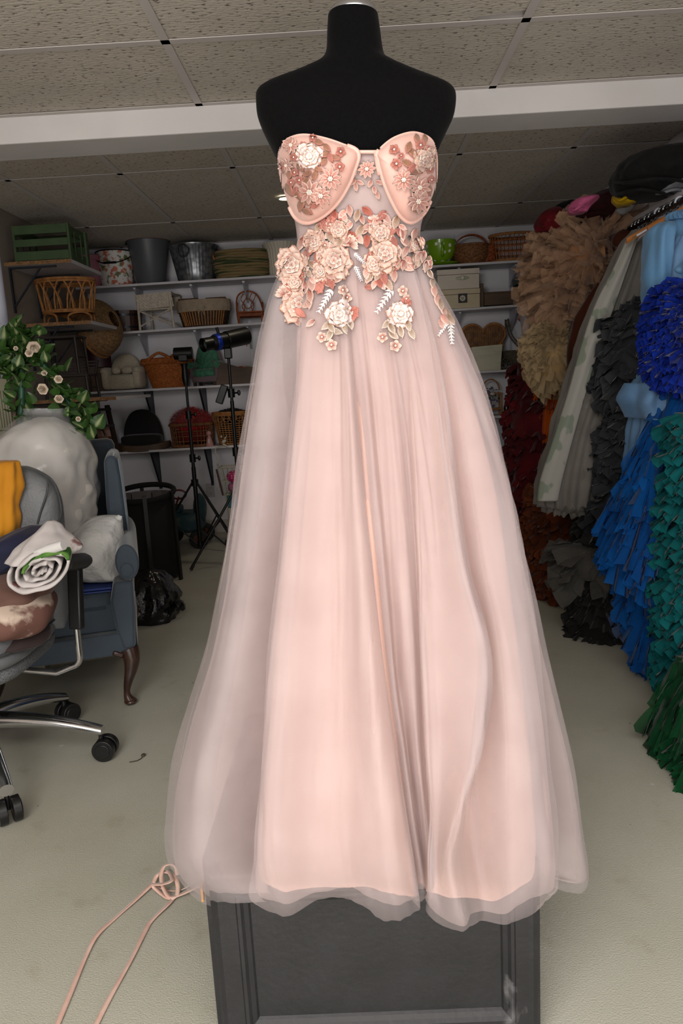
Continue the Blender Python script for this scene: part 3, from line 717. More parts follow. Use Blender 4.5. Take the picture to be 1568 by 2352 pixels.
# ================================================================ things on the back shelves
YS = 6.03; PXM = .00363       # middle of the shelf depth; metres per pixel there
def zs(x, k):
    if k == 1: return 2.075+.020*(x-XL)/(XR-XL)
    if k == 2: return 1.713+.052*(x-XL)/(XR-XL)
    if k == 3: return 1.262
    if k == 4: return .90
    return .765+.020*(x-XL)/(.3-XL)
def spot(px, py, k, y=YS):
    x = PY(px, py, y).x; return V((x, y, zs(x, k)))
def ringpts(r, z, n=40, sx=1, sy=1, a0=0, a1=2*pi): return [V((r*sx*cos(a0+(a1-a0)*i/n), r*sy*sin(a0+(a1-a0)*i/n), z)) for i in range(n+(0 if abs(a1-a0-2*pi) < 1e-6 else 1))]
rope = lambda c, c2, n, s=70: mat(n, c, .7, c2=c2, scale=s, bump=.4)
wick_or = rope('b4692c', '8a4619', 'orange_willow'); wick_dk = rope('6a4426', '3f2615', 'dark_willow'); rattan = rope('b07a44', '8f5c2f', 'golden_rattan', 40)
rattan2 = rope('a3532a', '7c3c1d', 'red_rattan', 40); wick_wh = rope('cfc4b4', 'b5a898', 'white_wicker', 60); wick_br = rope('8c5c35', '5f3b22', 'brown_willow')
# pink pot
t = thing('flower_pot', 'pink pot in the corner beside the floral bucket, half hidden by the shelf', 'pot', spot(203, 662, 1, 5.99))
MB().lathe([(.0005, .004), (.10, .0), (.105, .004), (.125, .20), (.135, .20), (.138, .235), (.130, .238), (.115, .20), (.09, .01), (.0005, .008)], 36).build('pot_body', mat('pink_glaze', 'b8788c', .45, c2='b07082', scale=8), t)
# floral bucket
t = thing('floral_bucket', 'white bucket printed with pink roses and a black wire handle, top shelf', 'bucket', spot(271, 660, 1))
fm = mat('floral_print', 'e3e1dc', .5, c2='c96f55', kind='noise', scale=26, lo=.52, hi=.60, detail=3)
nt = fm.node_tree; b_ = nt.nodes['Principled BSDF']; old = b_.inputs['Base Color'].links[0].from_socket
tn = nt.nodes.new('ShaderNodeTexNoise'); tn.inputs['Scale'].default_value = 18; tn.inputs['Detail'].default_value = 5
mp = nt.nodes.new('ShaderNodeMapping'); mp.inputs['Location'].default_value = (3, 5, 1); tc = nt.nodes.new('ShaderNodeTexCoord')
nt.links.new(tc.outputs['Object'], mp.inputs[0]); nt.links.new(mp.outputs[0], tn.inputs['Vector'])
rr = nt.nodes.new('ShaderNodeValToRGB'); rr.color_ramp.elements[0].position = .55; rr.color_ramp.elements[1].position = .62
nt.links.new(tn.outputs['Fac'], rr.inputs[0]); mx = nt.nodes.new('ShaderNodeMixRGB'); mx.inputs[2].default_value = lin('6b7346')
nt.links.new(rr.outputs[0], mx.inputs[0]); nt.links.new(old, mx.inputs[1]); nt.links.new(mx.outputs[0], b_.inputs['Base Color'])
MB().lathe([(.0005, .004), (.118, 0), (.122, .004), (.143, .25), (.146, .262), (.140, .262), (.138, .25), (.115, .01), (.0005, .01)], 40).build('bucket_body', fm, t)
wire = mat('black_wire', '141414', .4, metal=.5)
MB().tube(ringpts(.146, .262, 40), .005, 8, closed=True).build('rim_wire', wire, t)
MB().tube([V((-.148, 0, .25))]+[V((.148*cos(a), -.15*sin(a)-.003, .25-.09*sin(a))) for a in [pi-pi*i/16 for i in range(1, 16)]]+[V((.148, 0, .25))], .004, 6).build('bail_handle', wire, t)
MB().tube([V((-.05, -.150, .165)), V((.05, -.150, .165))], .009, 8).build('handle_grip', wire, t)
# grey bucket with a teal one inside
g = spot(349, 655, 1)
t = thing('grey_bucket', 'tall dark grey bucket with a red line under its rim, top shelf', 'bucket', g)
MB().lathe([(.0005, .004), (.108, 0), (.112, .004), (.165, .325), (.172, .327), (.172, .345), (.163, .345), (.158, .32), (.105, .01), (.0005, .01)], 44).build('bucket_body', mat('grey_enamel', '54575c', .42), t)
MB().tube(ringpts(.170, .330), .004, 6, closed=True).build('rim_line', mat('red_enamel', '7c2a20', .5), t, label='red line under the rim')
for s in (-1, 1): MB().lathe([(.0005, .0), (.012, 0), (.012, .01), (.0005, .012)], 12, rot=Ry(s*pi/2), c=(s*.168, -.01, .325)).build('handle_lug', wire, t)
b = MB(); b.ell((0, -.172, .334), (.011, .006, .011), 10); b.build('front_lug', mat('galvanised', 'a4a8ad', .35, metal=.8, c2='7b7f86', scale=25, kind='voronoi'), t)
t = thing('teal_bucket', 'teal bucket nested inside the tall grey bucket', 'bucket', g+V((0, 0, .05)))
MB().lathe([(.0005, .004), (.10, 0), (.152, .29), (.161, .300), (.161, .314), (.155, .316), (.150, .30), (.098, .01), (.0005, .01)], 44).build('bucket_body', mat('teal_enamel', '2c6a78', .45), t)
# galvanised tub
t = thing('galvanised_tub', 'ribbed galvanised metal tub with a ring handle, top shelf', 'tub', spot(452, 650, 1))
gal = mat('galvanised', '')
MB().lathe([(.0005, .004), (.140, 0), (.144, .004), (.152, .05), (.188, .25), (.196, .258), (.198, .270), (.190, .272), (.182, .25), (.14, .01), (.0005, .01)], 160,
           wave=lambda th, k, r, z: .0028*sin(th*40) if .05 < z < .255 and k < 6 else 0).build('tub_body', gal, t)
MB().tube([V((-.05+.042*cos(a), -.19-.006*sin(a), .215+.045*sin(a))) for a in [2*pi*i/24 for i in range(24)]], .006, 8, closed=True).build('ring_handle', mat('dark_steel', ''), t)
# rope baskets
def woven(mb, z0, z1, r0, r1, rows, stakes, amp=.004, sx=1, sy=1, bulge=0, per=4, sq=1, thick=None, rot=None, c=(0, 0, 0), a0=0, a1=2*pi):
    """basket wall: every row of weave goes in front of and behind alternate stakes"""
    nu = int(stakes*per*abs(a1-a0)/(2*pi)); nv = rows*3+1; c = V(c); full = abs(a1-a0-2*pi) < 1e-6
    def fn(u, v):
        th = a0+(a1-a0)*u; k = v*rows; row = int(min(k, rows-1)); f = k-row
        r = r0+(r1-r0)*v+bulge*sin(pi*v)
        ph = (sin(th*stakes/2+pi*(row % 2)))
        r += amp*ph*(1-abs(2*f-1)**2)+amp*.7*(1-abs(2*f-1)**2)
        cc, ss = cos(th), sin(th)
        if sq != 1: cc = math.copysign(abs(cc)**sq, cc); ss = math.copysign(abs(ss)**sq, ss)
        p = V((r*cc*sx, r*ss*sy, z0+(z1-z0)*v))
        return (rot @ p if rot is not None else p)+c
    return mb.grid(fn, nu if full else nu+1, nv, wu=full)
def disc(mb, r, z, sx=1, sy=1, c=(0, 0, 0)): return mb.lathe([(.0005, z), (r, z)], 32, sx, sy, c)
t = thing('rope_basket', 'low oval basket coiled from brown and green seagrass, top shelf', 'basket', spot(559, 645, 1))
rb = mat('seagrass_coil', '8c7650', .85, c2='3c4a2a', kind='noise', scale=9, lo=.5, hi=.6, bump=.5, bscale=120, stretch=(.4, .4, 5))
b = MB(); n = 10
for k in range(n):
    z = .0+.021*k+.012; r = .175+.022*sin(pi*(k+1)/(n+2)); b.tube([V((r*math.copysign(abs(cos(a))**.8, cos(a))*1.12, r*math.copysign(abs(sin(a))**.8, sin(a))*.75, z)) for a in [2*pi*i/56 for i in range(56)]], .0125, 8, closed=True)
disc(b, .17, .008, 1.1, .72); b.build('coil', rb, t, kind='stuff')
MB().tube([V((-.20-.012*sin(a), -.06+.03*cos(a)*2, .14+.05*sin(a))) for a in [pi*i/10 for i in range(11)]], .008, 7).build('rope_handle', rattan, t)
# fluted white pot beside it
t = thing('fluted_planter', 'white fluted planter pot beside the seagrass basket, partly behind the gown', 'pot', spot(650, 640, 1))
MB().lathe([(.0005, .004), (.105, 0), (.125, .20), (.148, .235), (.150, .248), (.14, .248), (.12, .2), (.1, .01), (.0005, .01)], 120, wave=lambda th, k, r, z: .003*sin(th*30) if 0 < k < 4 else 0).build('pot_body', mat('cream_ceramic', 'cfc6b6', .5), t)
# polka cup and saucer
cp = spot(1018, 606, 1)
pol = mat('green_polka_glaze', '7aa51e', .25, coat=.4)
def polka(m, c2, scale, thr=.22):
    nt = m.node_tree; b_ = nt.nodes['Principled BSDF']; tc = nt.nodes.new('ShaderNodeTexCoord'); v = nt.nodes.new('ShaderNodeTexVoronoi'); v.inputs['Scale'].default_value = scale; v.inputs['Randomness'].default_value = .35
    r = nt.nodes.new('ShaderNodeValToRGB'); r.color_ramp.elements[0].position = thr; r.color_ramp.elements[1].position = thr+.03
    r.color_ramp.elements[0].color = lin(c2); r.color_ramp.elements[1].color = b_.inputs['Base Color'].default_value
    nt.links.new(tc.outputs['Object'], v.inputs['Vector']); nt.links.new(v.outputs['Distance'], r.inputs[0]); nt.links.new(r.outputs[0], b_.inputs['Base Color'])
polka(pol, 'e6ecd8', 17)
t = thing('saucer', 'big lime green saucer under the polka dot teacup planter', 'saucer', cp)
MB().lathe([(.0005, .004), (.07, .002), (.11, .014), (.125, .022), (.122, .027), (.07, .012), (.0005, .012)], 40).build('saucer_plate', mat('green_glaze', '7aa51e', .25, coat=.4), t)
t = thing('teacup_planter', 'giant lime green teacup with white polka dots on the top shelf', 'cup', cp+V((-.02, 0, .0285)))
MB().lathe([(.0005, .006), (.055, .0), (.06, .006), (.09, .03), (.118, .09), (.125, .165), (.120, .168), (.112, .09), (.05, .02), (.0005, .015)], 44).build('cup_body', pol, t)
MB().tube([V((-.004, -.118-.035*sin(a)-.0, .088+.045*cos(a))) for a in [pi*i/14 for i in range(15)]], .010, 10).build('cup_handle', mat('green_glaze', ''), t)
# round wicker baskets on the top shelf right
t = thing('wicker_basket', 'round brown wicker basket with a hooped handle beside the green teacup', 'basket', spot(1082, 606, 1))
b = MB(); woven(b, 0, .14, .10, .135, 10, 26, .004, bulge=.02); disc(b, .1, .004); b.build('woven_wall', wick_br, t)
for dy in (-.02, .0, .02): MB().tube([V((-.13*cos(a), dy, .13+.10*sin(a))) for a in [pi*i/18 for i in range(19)]], .005, 6).build('hoop_handle', rattan2, t)
b = MB(); b.tube(ringpts(.14, .142, 40), .009, 8, closed=True); b.build('rim', wick_br, t)
t = thing('wicker_basket', 'brown wicker pot basket lying behind the teacup, with a round dark mouth', 'basket', spot(1118, 602, 1)+V((-.01, .02, 0)))
b = MB(); woven(b, 0, .15, .06, .075, 10, 20, .004, bulge=.02); disc(b, .06, .004); b.build('woven_wall', rattan2, t)
t = thing('rattan_basket', 'oval open rattan basket with vertical spokes on the top shelf right', 'basket', spot(1173, 604, 1)+V((.02, 0, 0)))
for z, r, w_ in ((.012, .16, .013), (.07, .163, .004), (.115, .168, .004), (.16, .172, .004), (.205, .178, .012)):
    MB().tube(ringpts(r, z, 48, 1.05, .68), w_, 8, closed=True).build('rattan_ring', rattan if w_ > .01 else wick_or, t)
b = MB()
for i in range(34):
    a = 2*pi*i/34; b.tube([V((.16*1.05*cos(a), .16*.68*sin(a), .01)), V((.178*1.05*cos(a), .178*.68*sin(a), .205))], .0035, 5)
disc(b, .155, .006, 1.05, .68); b.build('rattan_spokes', wick_or, t, kind='stuff')
# ---- second shelf
t = thing('barrel_planter', 'dark brown wooden barrel planter on the second shelf', 'planter', spot(289, 757, 2))
dw = mat('dark_stained_wood', '40241a', .45, c2='2b1710', scale=20, stretch=(1, 1, .1), coat=.2)
for i in range(22):
    a = 2*pi*i/22; r = .135; q = Rz(a)
    MB().add([q @ V(p) for p in ((.125, -.0175, 0), (.125, .0175, 0), (.115, .016, 0), (.115, -.016, 0), (.142, -.0200, .165), (.142, .0200, .165), (.130, .018, .165), (.130, -.018, .165))],
             [(0, 3, 2, 1), (4, 5, 6, 7), (0, 1, 5, 4), (1, 2, 6, 5), (2, 3, 7, 6), (3, 0, 4, 7)]).build('stave', dw, t, smooth=False)
b = MB(); disc(b, .12, .01); b.build('base', dw, t)
for z, r in ((.035, .132), (.13, .139)): MB().lathe([(r, z-.008), (r+.003, z-.008), (r+.003, z+.008), (r, z+.008)], 44).build('hoop', mat('dark_steel', ''), t)
# white wicker doll bed
t = thing('wicker_doll_chair', 'small white wicker seat with crossed front legs on the second shelf', 'doll chair', spot(369, 755, 2), rz=-.05)
b = MB(); 
def weave_panel(mb, O, U, W_, nu, nv, amp=.003):
    O, U, W_ = V(O), V(U), V(W_); N_ = U.cross(W_).normalized()
    return mb.grid(lambda u, v: O+U*u+W_*v+N_*amp*sin(u*nu*pi)*sin(v*nv*pi), nu*3+1, nv*3+1)
weave_panel(b, (-.155, -.105, .26), (.295, 0, .012), (.01, .01, -.10), 24, 8); weave_panel(b, (-.15, -.10, .26), (.295, 0, .012), (.02, .2, 0), 24, 12)
weave_panel(b, (-.14, .10, .26), (.295, 0, .012), (.0, .0, -.10), 24, 8); b.build('woven_seat', wick_wh, t, solid=.003)
b = MB(); b.tube([(-.155, -.105, .265), (.14, -.105, .277), (.155, .1, .275), (-.135, .1, .265)], .009, 7, closed=True); b.build('seat_rim', wick_wh, t)
for x, y, x2, y2 in ((-.135, -.10, -.135, -.105), (.125, -.1, .14, -.105), (-.10, .1, -.10, .10), (.15, .09, .19, .10)): MB().tube([(x, y, .26), (x2, y2, .0)], .010, 8).build('leg', wick_wh, t)
for a, c_ in (((-.13, -.108, .15), (.125, -.108, .03)), ((.12, -.108, .15), (-.13, -.108, .03)), ((-.13, -.108, .155), (.125, -.108, .158)), ((-.1, .1, .15), (.16, .1, .03))): MB().tube([a, c_], .006, 7).build('brace', wick_wh, t)
# picnic basket
t = thing('picnic_basket', 'dark wicker picnic basket with a beige cloth liner and ribbon', 'basket', spot(472, 749, 2))
b = MB(); woven(b, 0, .13, .165, .195, 11, 40, .005, 1.05, .62); disc(b, .165, .004, 1.05, .62); b.build('woven_wall', rope('3a2616', '24160d', 'blackened_willow'), t)
b = MB()
for i in range(-8, 9):
    a = -pi/2+i*.075*1.6; b.tube([V((.17*1.05*cos(a), .17*.62*sin(a)-.008, .01)), V((.2*1.05*cos(a), .2*.62*sin(a)-.006, .12))], .005, 5)
b.build('pale_stakes', rattan, t, kind='stuff', label='pale stakes woven through the front')
MB().lathe([(.196, .12), (.205, .118), (.208, .165), (.204, .21), (.198, .208), (.196, .16)], 64, 1.05, .62, wave=lambda th, k, r, z: .003*sin(th*23)).build('cloth_liner', mat('beige_linen', 'a3917c', .85, bump=.2, c2='978570', scale=30), t)
b = MB(); b.tube([V((x, -.06, .217)) for x in (-.19, -.03)], .009, 7); b.build('lid_edge', wick_dk, t); b = MB(); b.tube([V((x, -.06, .215)) for x in (.03, .19)], .009, 7); b.build('lid_edge', wick_dk, t)
b = MB(); weave_panel(b, (-.195, -.06, .214), (.39, 0, 0), (0, .17, 0), 30, 12); b.build('woven_lid', wick_dk, t, solid=.003)
b = MB(); bl = mat('beige_ribbon', 'a89a86', .6)
for s in (-1, 1): b.tube([V((0, -.138, .135)), V((s*.03, -.145, .15)), V((s*.035, -.142, .135)), V((0, -.138, .132))], .004, 5); b.tube([V((0, -.138, .133)), V((s*.015, -.14, .11)), V((s*.022, -.138, .085))], .003, 5)
b.build('bow', bl, t)
# rattan doll chair
t = thing('rattan_doll_chair', 'little reddish rattan armchair on the second shelf', 'doll chair', spot(577, 740, 2), rz=.12)
b = MB(); arch = [V((-.10, .06, .0)), V((-.11, .065, .12)), V((-.10, .07, .22)), V((-.05, .075, .262)), V((.02, .075, .262)), V((.07, .07, .22)), V((.10, .02, .12)), V((.10, -.06, .08))]
MB().tube(path(arch, 30), .007, 8).build('back_hoop', rattan2, t)
for k in range(4):
    x = -.07+.035*k; MB().tube(path([V((x, .066, .09)), V((x+.03*(-1)**k, .07, .15)), V((x, .072, .20)), V((x+.02, .074, .25))], 14), .0035, 6).build('scrollwork', rattan2, t)
MB().tube(path([V((-.06, .07, .17)), V((-.02, .072, .21)), V((.03, .072, .17)), V((-.02, .07, .13)), V((-.06, .07, .17))], 24), .0035, 6).build('scrollwork', rattan2, t)
for z in (.075, .09, .062): MB().tube([V((-.1, -.08, z)), V((.09, -.085, z)), V((.1, .05, z)), V((-.1, .06, z))], .006, 7, closed=True).build('seat_rail', rattan2, t)
b = MB(); weave_panel(b, (-.1, -.08, .093), (.195, 0, 0), (0, .14, 0), 16, 10); b.build('woven_seat', rattan2, t, solid=.002)
for x, y in ((-.095, -.08), (.088, -.083), (-.1, .06), (.1, .05)): MB().tube([V((x, y, .09)), V((x, y, 0))], .008, 8).build('leg', rattan2, t)
for x in (-.1, .1): MB().tube(path([V((x, .06, .16)), V((x, -.02, .165)), V((x*1.0, -.075, .14)), V((x, -.08, .09))], 14), .006, 7).build('arm_rail', rattan2, t)
# keepsake boxes
k1 = spot(1049, 713, 2, 6.0)
def boxthing(name, label, loc, d, m, lid=None, cat='box', rz=0):
    t = thing(name, label, cat, loc, rz); h = d[2]
    MB().box((0, 0, h*.36), (d[0], d[1], h*.72)).build('box_body', m, t, smooth=False, bevel=.003)
    MB().box((0, 0, h*.86+.001), (d[0]+.006, d[1]+.006, h*.28-.002)).build('lid', lid or m, t, smooth=False, bevel=.003); return t
crm = mat('cream_paint', 'cfc0a4', .6, c2='c4b496', scale=6); crm2 = mat('ivory_paint', 'd9cfc0', .6, c2='cec3b3', scale=6)
t = boxthing('keepsake_box', 'cream wooden box with a black square medallion, under the ivory box', k1, (.33, .22, .145), crm)
b = MB(); b.box((.03, -.116, .075), (.07, .006, .07)); b.build('medallion', mat('black_iron', '17140f', .5), t, smooth=False, bevel=.002)
b = MB()
for i in range(8): a = i*pi/4; b.ell((.03+.016*cos(a), -.120, .075+.016*sin(a)), (.009, .003, .009), 10)
b.ell((.03, -.121, .075), (.008, .004, .008), 12); b.build('rosette', mat('pewter', 'b5aea0', .4, metal=.4), t, label='pale flower rosette')
t = boxthing('keepsake_box', 'ivory wooden box with a painted porcelain pull, stacked on the cream box', k1+V((0, 0, .147)), (.325, .22, .15), crm2)
b = MB(); b.ell((.03, -.118, .08), (.055, .004, .013), 24); b.build('pull_plate', mat('sage_porcelain', 'a8ad95', .3), t)
b = MB(); b.ell((.03, -.132, .08), (.017, .014, .016), 20); b.build('porcelain_knob', mat('knob_porcelain', 'd7d3c4', .2, coat=.4), t)
# low brown bench
t = thing('wooden_doll_bench', 'low brown wooden doll bench with a square post beside the keepsake boxes', 'doll bench', spot(1142, 709, 2, 6.0))
bw = mat('walnut_board', '5b4431', .6, c2='453222', scale=14, stretch=(.2, 1, 1))
MB().box((-.145, -.03, .09), (.055, .05, .18)).build('post', bw, t, smooth=False, bevel=.002)
MB().box((.03, -.05, .055), (.29, .02, .09)).build('front_board', bw, t, smooth=False, bevel=.002)
MB().box((.03, .08, .055), (.29, .02, .09)).build('rear_board', bw, t, smooth=False, bevel=.002)
MB().box((.03, .015, .106), (.29, .16, .012)).build('seat_board', bw, t, smooth=False, bevel=.002)
for x, y in ((.17, -.05), (.17, .08), (-.145, .08)): MB().box((x, y, .05), (.02, .02, .10)).build('leg', bw, t, smooth=False)
# dark crate right
t = thing('slatted_crate', 'dark green slatted crate in the right corner of the second shelf', 'crate', spot(1222, 702, 2, 6.02))
cg = mat('dark_green_paint', '3a4636', .6, c2='2d382b', scale=9)
for k in range(3):
    for y in (-.1, .1): MB().box((0, y, .035+.075*k), (.26, .01, .055)).build('slat', cg, t, smooth=False)
    for x in (-.13, .13): MB().box((x, 0, .035+.075*k), (.01, .19, .055)).build('slat', cg, t, smooth=False)
for x in (-.12, .12):
    for y in (-.09, .09): MB().box((x, y, .11), (.018, .018, .22)).build('corner_post', cg, t, smooth=False)
MB().box((0, 0, .006), (.25, .19, .01)).build('crate_floor', cg, t, smooth=False)
# ---- third shelf
boucle = mat('cream_boucle', 'c5b9a4', .95, c2='b7ab96', scale=70, bump=.6, bscale=150, sheen=.3)
def arm_blob(mb, c, r, rot=None, sq=.6): return mb.ell(c, r, 28, rot, .03, 6, sq)
ac = spot(291, 897, 3)
t = thing('doll_armchair', 'small cream boucle armchair on the third shelf', 'doll armchair', ac)
def arc_back(mb, w_, h, y0, y1, z0, ex=2.2):
    def fn(u, v):
        th = 2*pi*u; ph = pi*(v*.998+.001)
        c, s = cos(th)*sin(ph), cos(ph)
        x = w_*math.copysign(abs(c)**.8, c); y = math.copysign(abs(sin(th)*sin(ph))**.5, sin(th)*sin(ph))
        return V((x, (y0+y1)/2+(y1-y0)/2*y, z0+h*(s if s > 0 else s*.3)))
    return mb.grid(fn, 32, 20, wu=True)
b = MB(); arc_back(b, .135, .21, .02, .10, .085); b.build('backrest', boucle, t)
b = MB(); arm_blob(b, (0, -.02, .065), (.125, .115, .062), sq=.4); b.build('seat', boucle, t)
for s in (-1, 1):
    b = MB(); b.ell((s*.125, -.03, .09), (.038, .11, .085), 24, sq=.55); b.ell((s*.13, -.035, .155), (.043, .11, .032), 24, sq=.8); b.build('armrest', boucle, t)
for k, (x, c_) in enumerate(((-.045, 'round boucle bolster'), (.045, 'oval boucle cushion'))):
    q = thing('doll_cushion', ('left' if k == 0 else 'right')+' tiny cream cushion on the small boucle armchair', 'cushion', ac+V((x, -.075, .158)), rz=.3*(-1)**k)
    MB().ell((0, 0, 0), ((.035, .05)[k], .028, .030), 20, sq=.85).build('cushion_pad', boucle, q)
t = thing('laundry_basket', 'large orange willow basket with looped handles on the third shelf', 'basket', spot(390, 893, 3))
b = MB(); woven(b, .0, .195, .135, .195, 18, 44, .0045, 1.0, .72); disc(b, .135, .004, 1, .72); b.build('woven_wall', wick_or, t)
def braid(mb, r, z, sx, sy, n, w_, turns):
    for ph in (0, 2*pi/3, 4*pi/3):
        mb.tube([V(((r+w_*cos(turns*a+ph))*cos(a)*sx, (r+w_*cos(turns*a+ph))*sin(a)*sy, z+w_*sin(turns*a+ph))) for a in [2*pi*i/n for i in range(n)]], w_*.9, 5, closed=True)
b = MB(); braid(b, .198, .205, 1, .72, 130, .011, 26); braid(b, .20, .222, 1, .72, 130, .010, 20); b.build('braided_rim', wick_or, t, kind='stuff')
for x, y in ((-.03, -.145), (.05, .13)):
    b = MB(); b.tube(path([V((x-.085, y, .225)), V((x-.06, y, .245)), V((x, y, .275)), V((x+.06, y, .25)), V((x+.085, y, .23))], 18), .012, 8); b.build('loop_handle', wick_or, t)
gm = mat('green_quilted_velvet', '3e7a5c', .7, c2='356c50', scale=45, kind='voronoi', bump=.5, sheen=.4)
gv = mat('mauve_velvet', '6d5a60', .8, sheen=.3)
t = thing('doll_wing_chair', 'small green quilted wing chair with mauve sides on the third shelf', 'doll armchair', spot(480, 888, 3), rz=-.15)
b = MB(); arc_back(b, .105, .26, .0, .06, .10); b.build('backrest', gm, t)
b = MB(); arc_back(b, .122, .275, .03, .075, .095); b.build('backrest_frame', gv, t)
b = MB(); b.ell((.0, -.035, .10), (.10, .085, .035), 24, sq=.5); b.build('seat', gm, t)
b = MB(); b.box((0, -.03, .055), (.21, .16, .05)); b.build('seat_base', gv, t, bevel=.01)
for s in (-1, 1):
    b = MB(); b.box((s*.105, -.03, .10), (.03, .15, .09)); b.build('arm_panel', gv, t, bevel=.01)
    b = MB(); b.tube([V((s*.112, -.11, .165)), V((s*.112, .03, .17))], .027, 14); b.build('armrest', gm, t)
for x in (-.085, .085):
    for y in (-.09, .05): MB().box((x, y, .015), (.022, .022, .03)).build('leg', mat('dark_stained_wood', ''), t, smooth=False)
t = thing('wooden_trough', 'dark wooden boat shaped trough with slanted end on the third shelf', 'trough', spot(536, 882, 3)+V((.02, -.02, 0)))
P = [(-.14, 0), (.14, 0), (.16, .13), (.05, .13), (-.16, .20)]
for y in (-.08, .08):
    b = MB(); n = len(P); b.add([V((x, y-.006, z)) for x, z in P]+[V((x, y+.006, z)) for x, z in P], [tuple(range(n)), tuple(range(2*n-1, n-1, -1))]+[(k, (k+1) % n, (k+1) % n+n, k+n) for k in range(n)]); b.build('side_board', bw, t, smooth=False)
MB().bar((-.142, 0, .002), (-.158, 0, .195), .145, .012).build('end_board', bw, t, smooth=False); MB().bar((.142, 0, .002), (.158, 0, .125), .145, .012).build('end_board', bw, t, smooth=False)
MB().box((0, 0, .006), (.275, .15, .01)).build('bottom_board', bw, t, smooth=False)
for k, (x, c_, l) in enumerate(((.05, 'b3261a', 'red toy ball resting in the wooden trough'), (.10, 'a99a7c', 'tan toy ball resting in the wooden trough'))):
    q = thing('toy_ball', l, 'toy', t.location+V((x, .02, .0125+.065))); MB().lathe([(.0005, -.065), (.03, -.05), (.055, -.02), (.06, .02), (.045, .05), (.02, .063), (.0005, .066)], 20).build('ball_body', mat('toy_'+c_, c_, .5), q)
# heart bamboo chair
t = thing('heart_bamboo_chair', 'doll chair with a heart shaped back of bamboo sticks', 'doll chair', spot(1112, 853, 3))
def heart(a):
    x = 16*sin(a)**3; y = 13*cos(a)-5*cos(2*a)-2*cos(3*a)-cos(4*a); return x/16*.180, .25+y/17*.175
H_ = [V((heart(2*pi*i/60)[0], .03, heart(2*pi*i/60)[1])) for i in range(60)]
H_ = [V((p.x*(1.0 if p.z > .12 else 1.0), p.y, max(p.z, .10))) for p in H_]
MB().tube(H_, .010, 8, closed=True).build('heart_frame', rattan, t); MB().tube([V((p.x*.9, p.y-.004, .25+(p.z-.25)*.9)) for p in H_], .006, 8, closed=True).build('inner_frame', wick_br, t)
for i in range(22):
    x = -.16+.32*i/21; zz = [p.z for p in H_ if abs(p.x-x) < .02 and p.z > .2]; top = max(zz)-.012 if zz else .28
    if abs(x) < .02: top = .31
    lo = .05 if abs(x) < .11 else .05+(abs(x)-.11)*2.6
    MB().tube([V((x, .03, lo)), V((x, .03, top))], .0062, 7).build('bamboo_stick', rope('9c6a35', '704521', 'bamboo_cane', 30), t)
b = MB(); b.box((0, -.04, .05), (.24, .13, .016)); b.build('seat', rattan, t, bevel=.004)
for x in (-.11, .11):
    for y in (-.09, .03): MB().tube([V((x, y, 0)), V((x, y, .05))], .009, 8).build('leg', rattan, t)
t = thing('white_doll_crib', 'plain white painted wooden box standing in front of the heart chair', 'box', spot(1117, 856, 3, 5.94)+V((0, -.0, 0)))
wp = mat('shabby_white_paint', 'c8c4ac', .6, c2='aba78f', scale=5, stretch=(1, 1, 4), lo=.5, hi=.8)
t.location.y = 5.955
def curvedface(y): return [V((-.12+.004, y, 0)), V((.105, y, 0)), V((.125, y, .20)), V((-.12, y, .19))]
for y in (-.045, .03):
    b = MB(); f = curvedface(y); g_ = curvedface(y+.010); b.add(f+g_, [(0, 1, 2, 3), (7, 6, 5, 4), (0, 4, 5, 1), (1, 5, 6, 2), (2, 6, 7, 3), (3, 7, 4, 0)]); b.build('side_panel', wp, t, smooth=False, bevel=.002)
for x in (-.114, .106): MB().box((x, -.002, .09), (.01, .066, .18)).build('end_panel', wp, t, smooth=False)
MB().box((0, -.002, .006), (.21, .066, .01)).build('bottom_panel', wp, t, smooth=False)
# wicker pram
t = thing('wicker_barrow', 'grey wicker barrow with tall bent handle and small wheels, third shelf right', 'doll barrow', spot(1182, 850, 3))
wg = rope('5e5646', '3f3a2e', 'grey_willow')
b = MB(); woven(b, .045, .15, .07, .13, 10, 30, .004, 1.0, .7); disc(b, .07, .05, 1, .7); b.build('woven_tub', wg, t)
for dy in (-.05, .05): MB().tube(path([V((-.06, dy, .33)), V((-.06, dy, .40)), V((-.03, dy, .27)), V((.05, dy, .17)), V((.10, dy, .11))], 20), .006, 6).build('bent_handle', wg, t)
MB().tube([V((-.06, -.05, .39)), V((-.06, .05, .39))], .005, 6).build('cross_bar', wg, t)
for x, y in ((-.085, -.075), (-.085, .075), (.08, -.075), (.08, .075)):
    b = MB(); b.tube([V((x+.045*cos(a), y, .047+.045*sin(a))) for a in [2*pi*i/20 for i in range(20)]], .005, 6, closed=True)
    for i in range(3): b.tube([V((x+.045*cos(i*pi/3), y, .047+.045*sin(i*pi/3))), V((x-.045*cos(i*pi/3), y, .047-.045*sin(i*pi/3)))], .003, 5)
    b.build('wheel', wg, t)
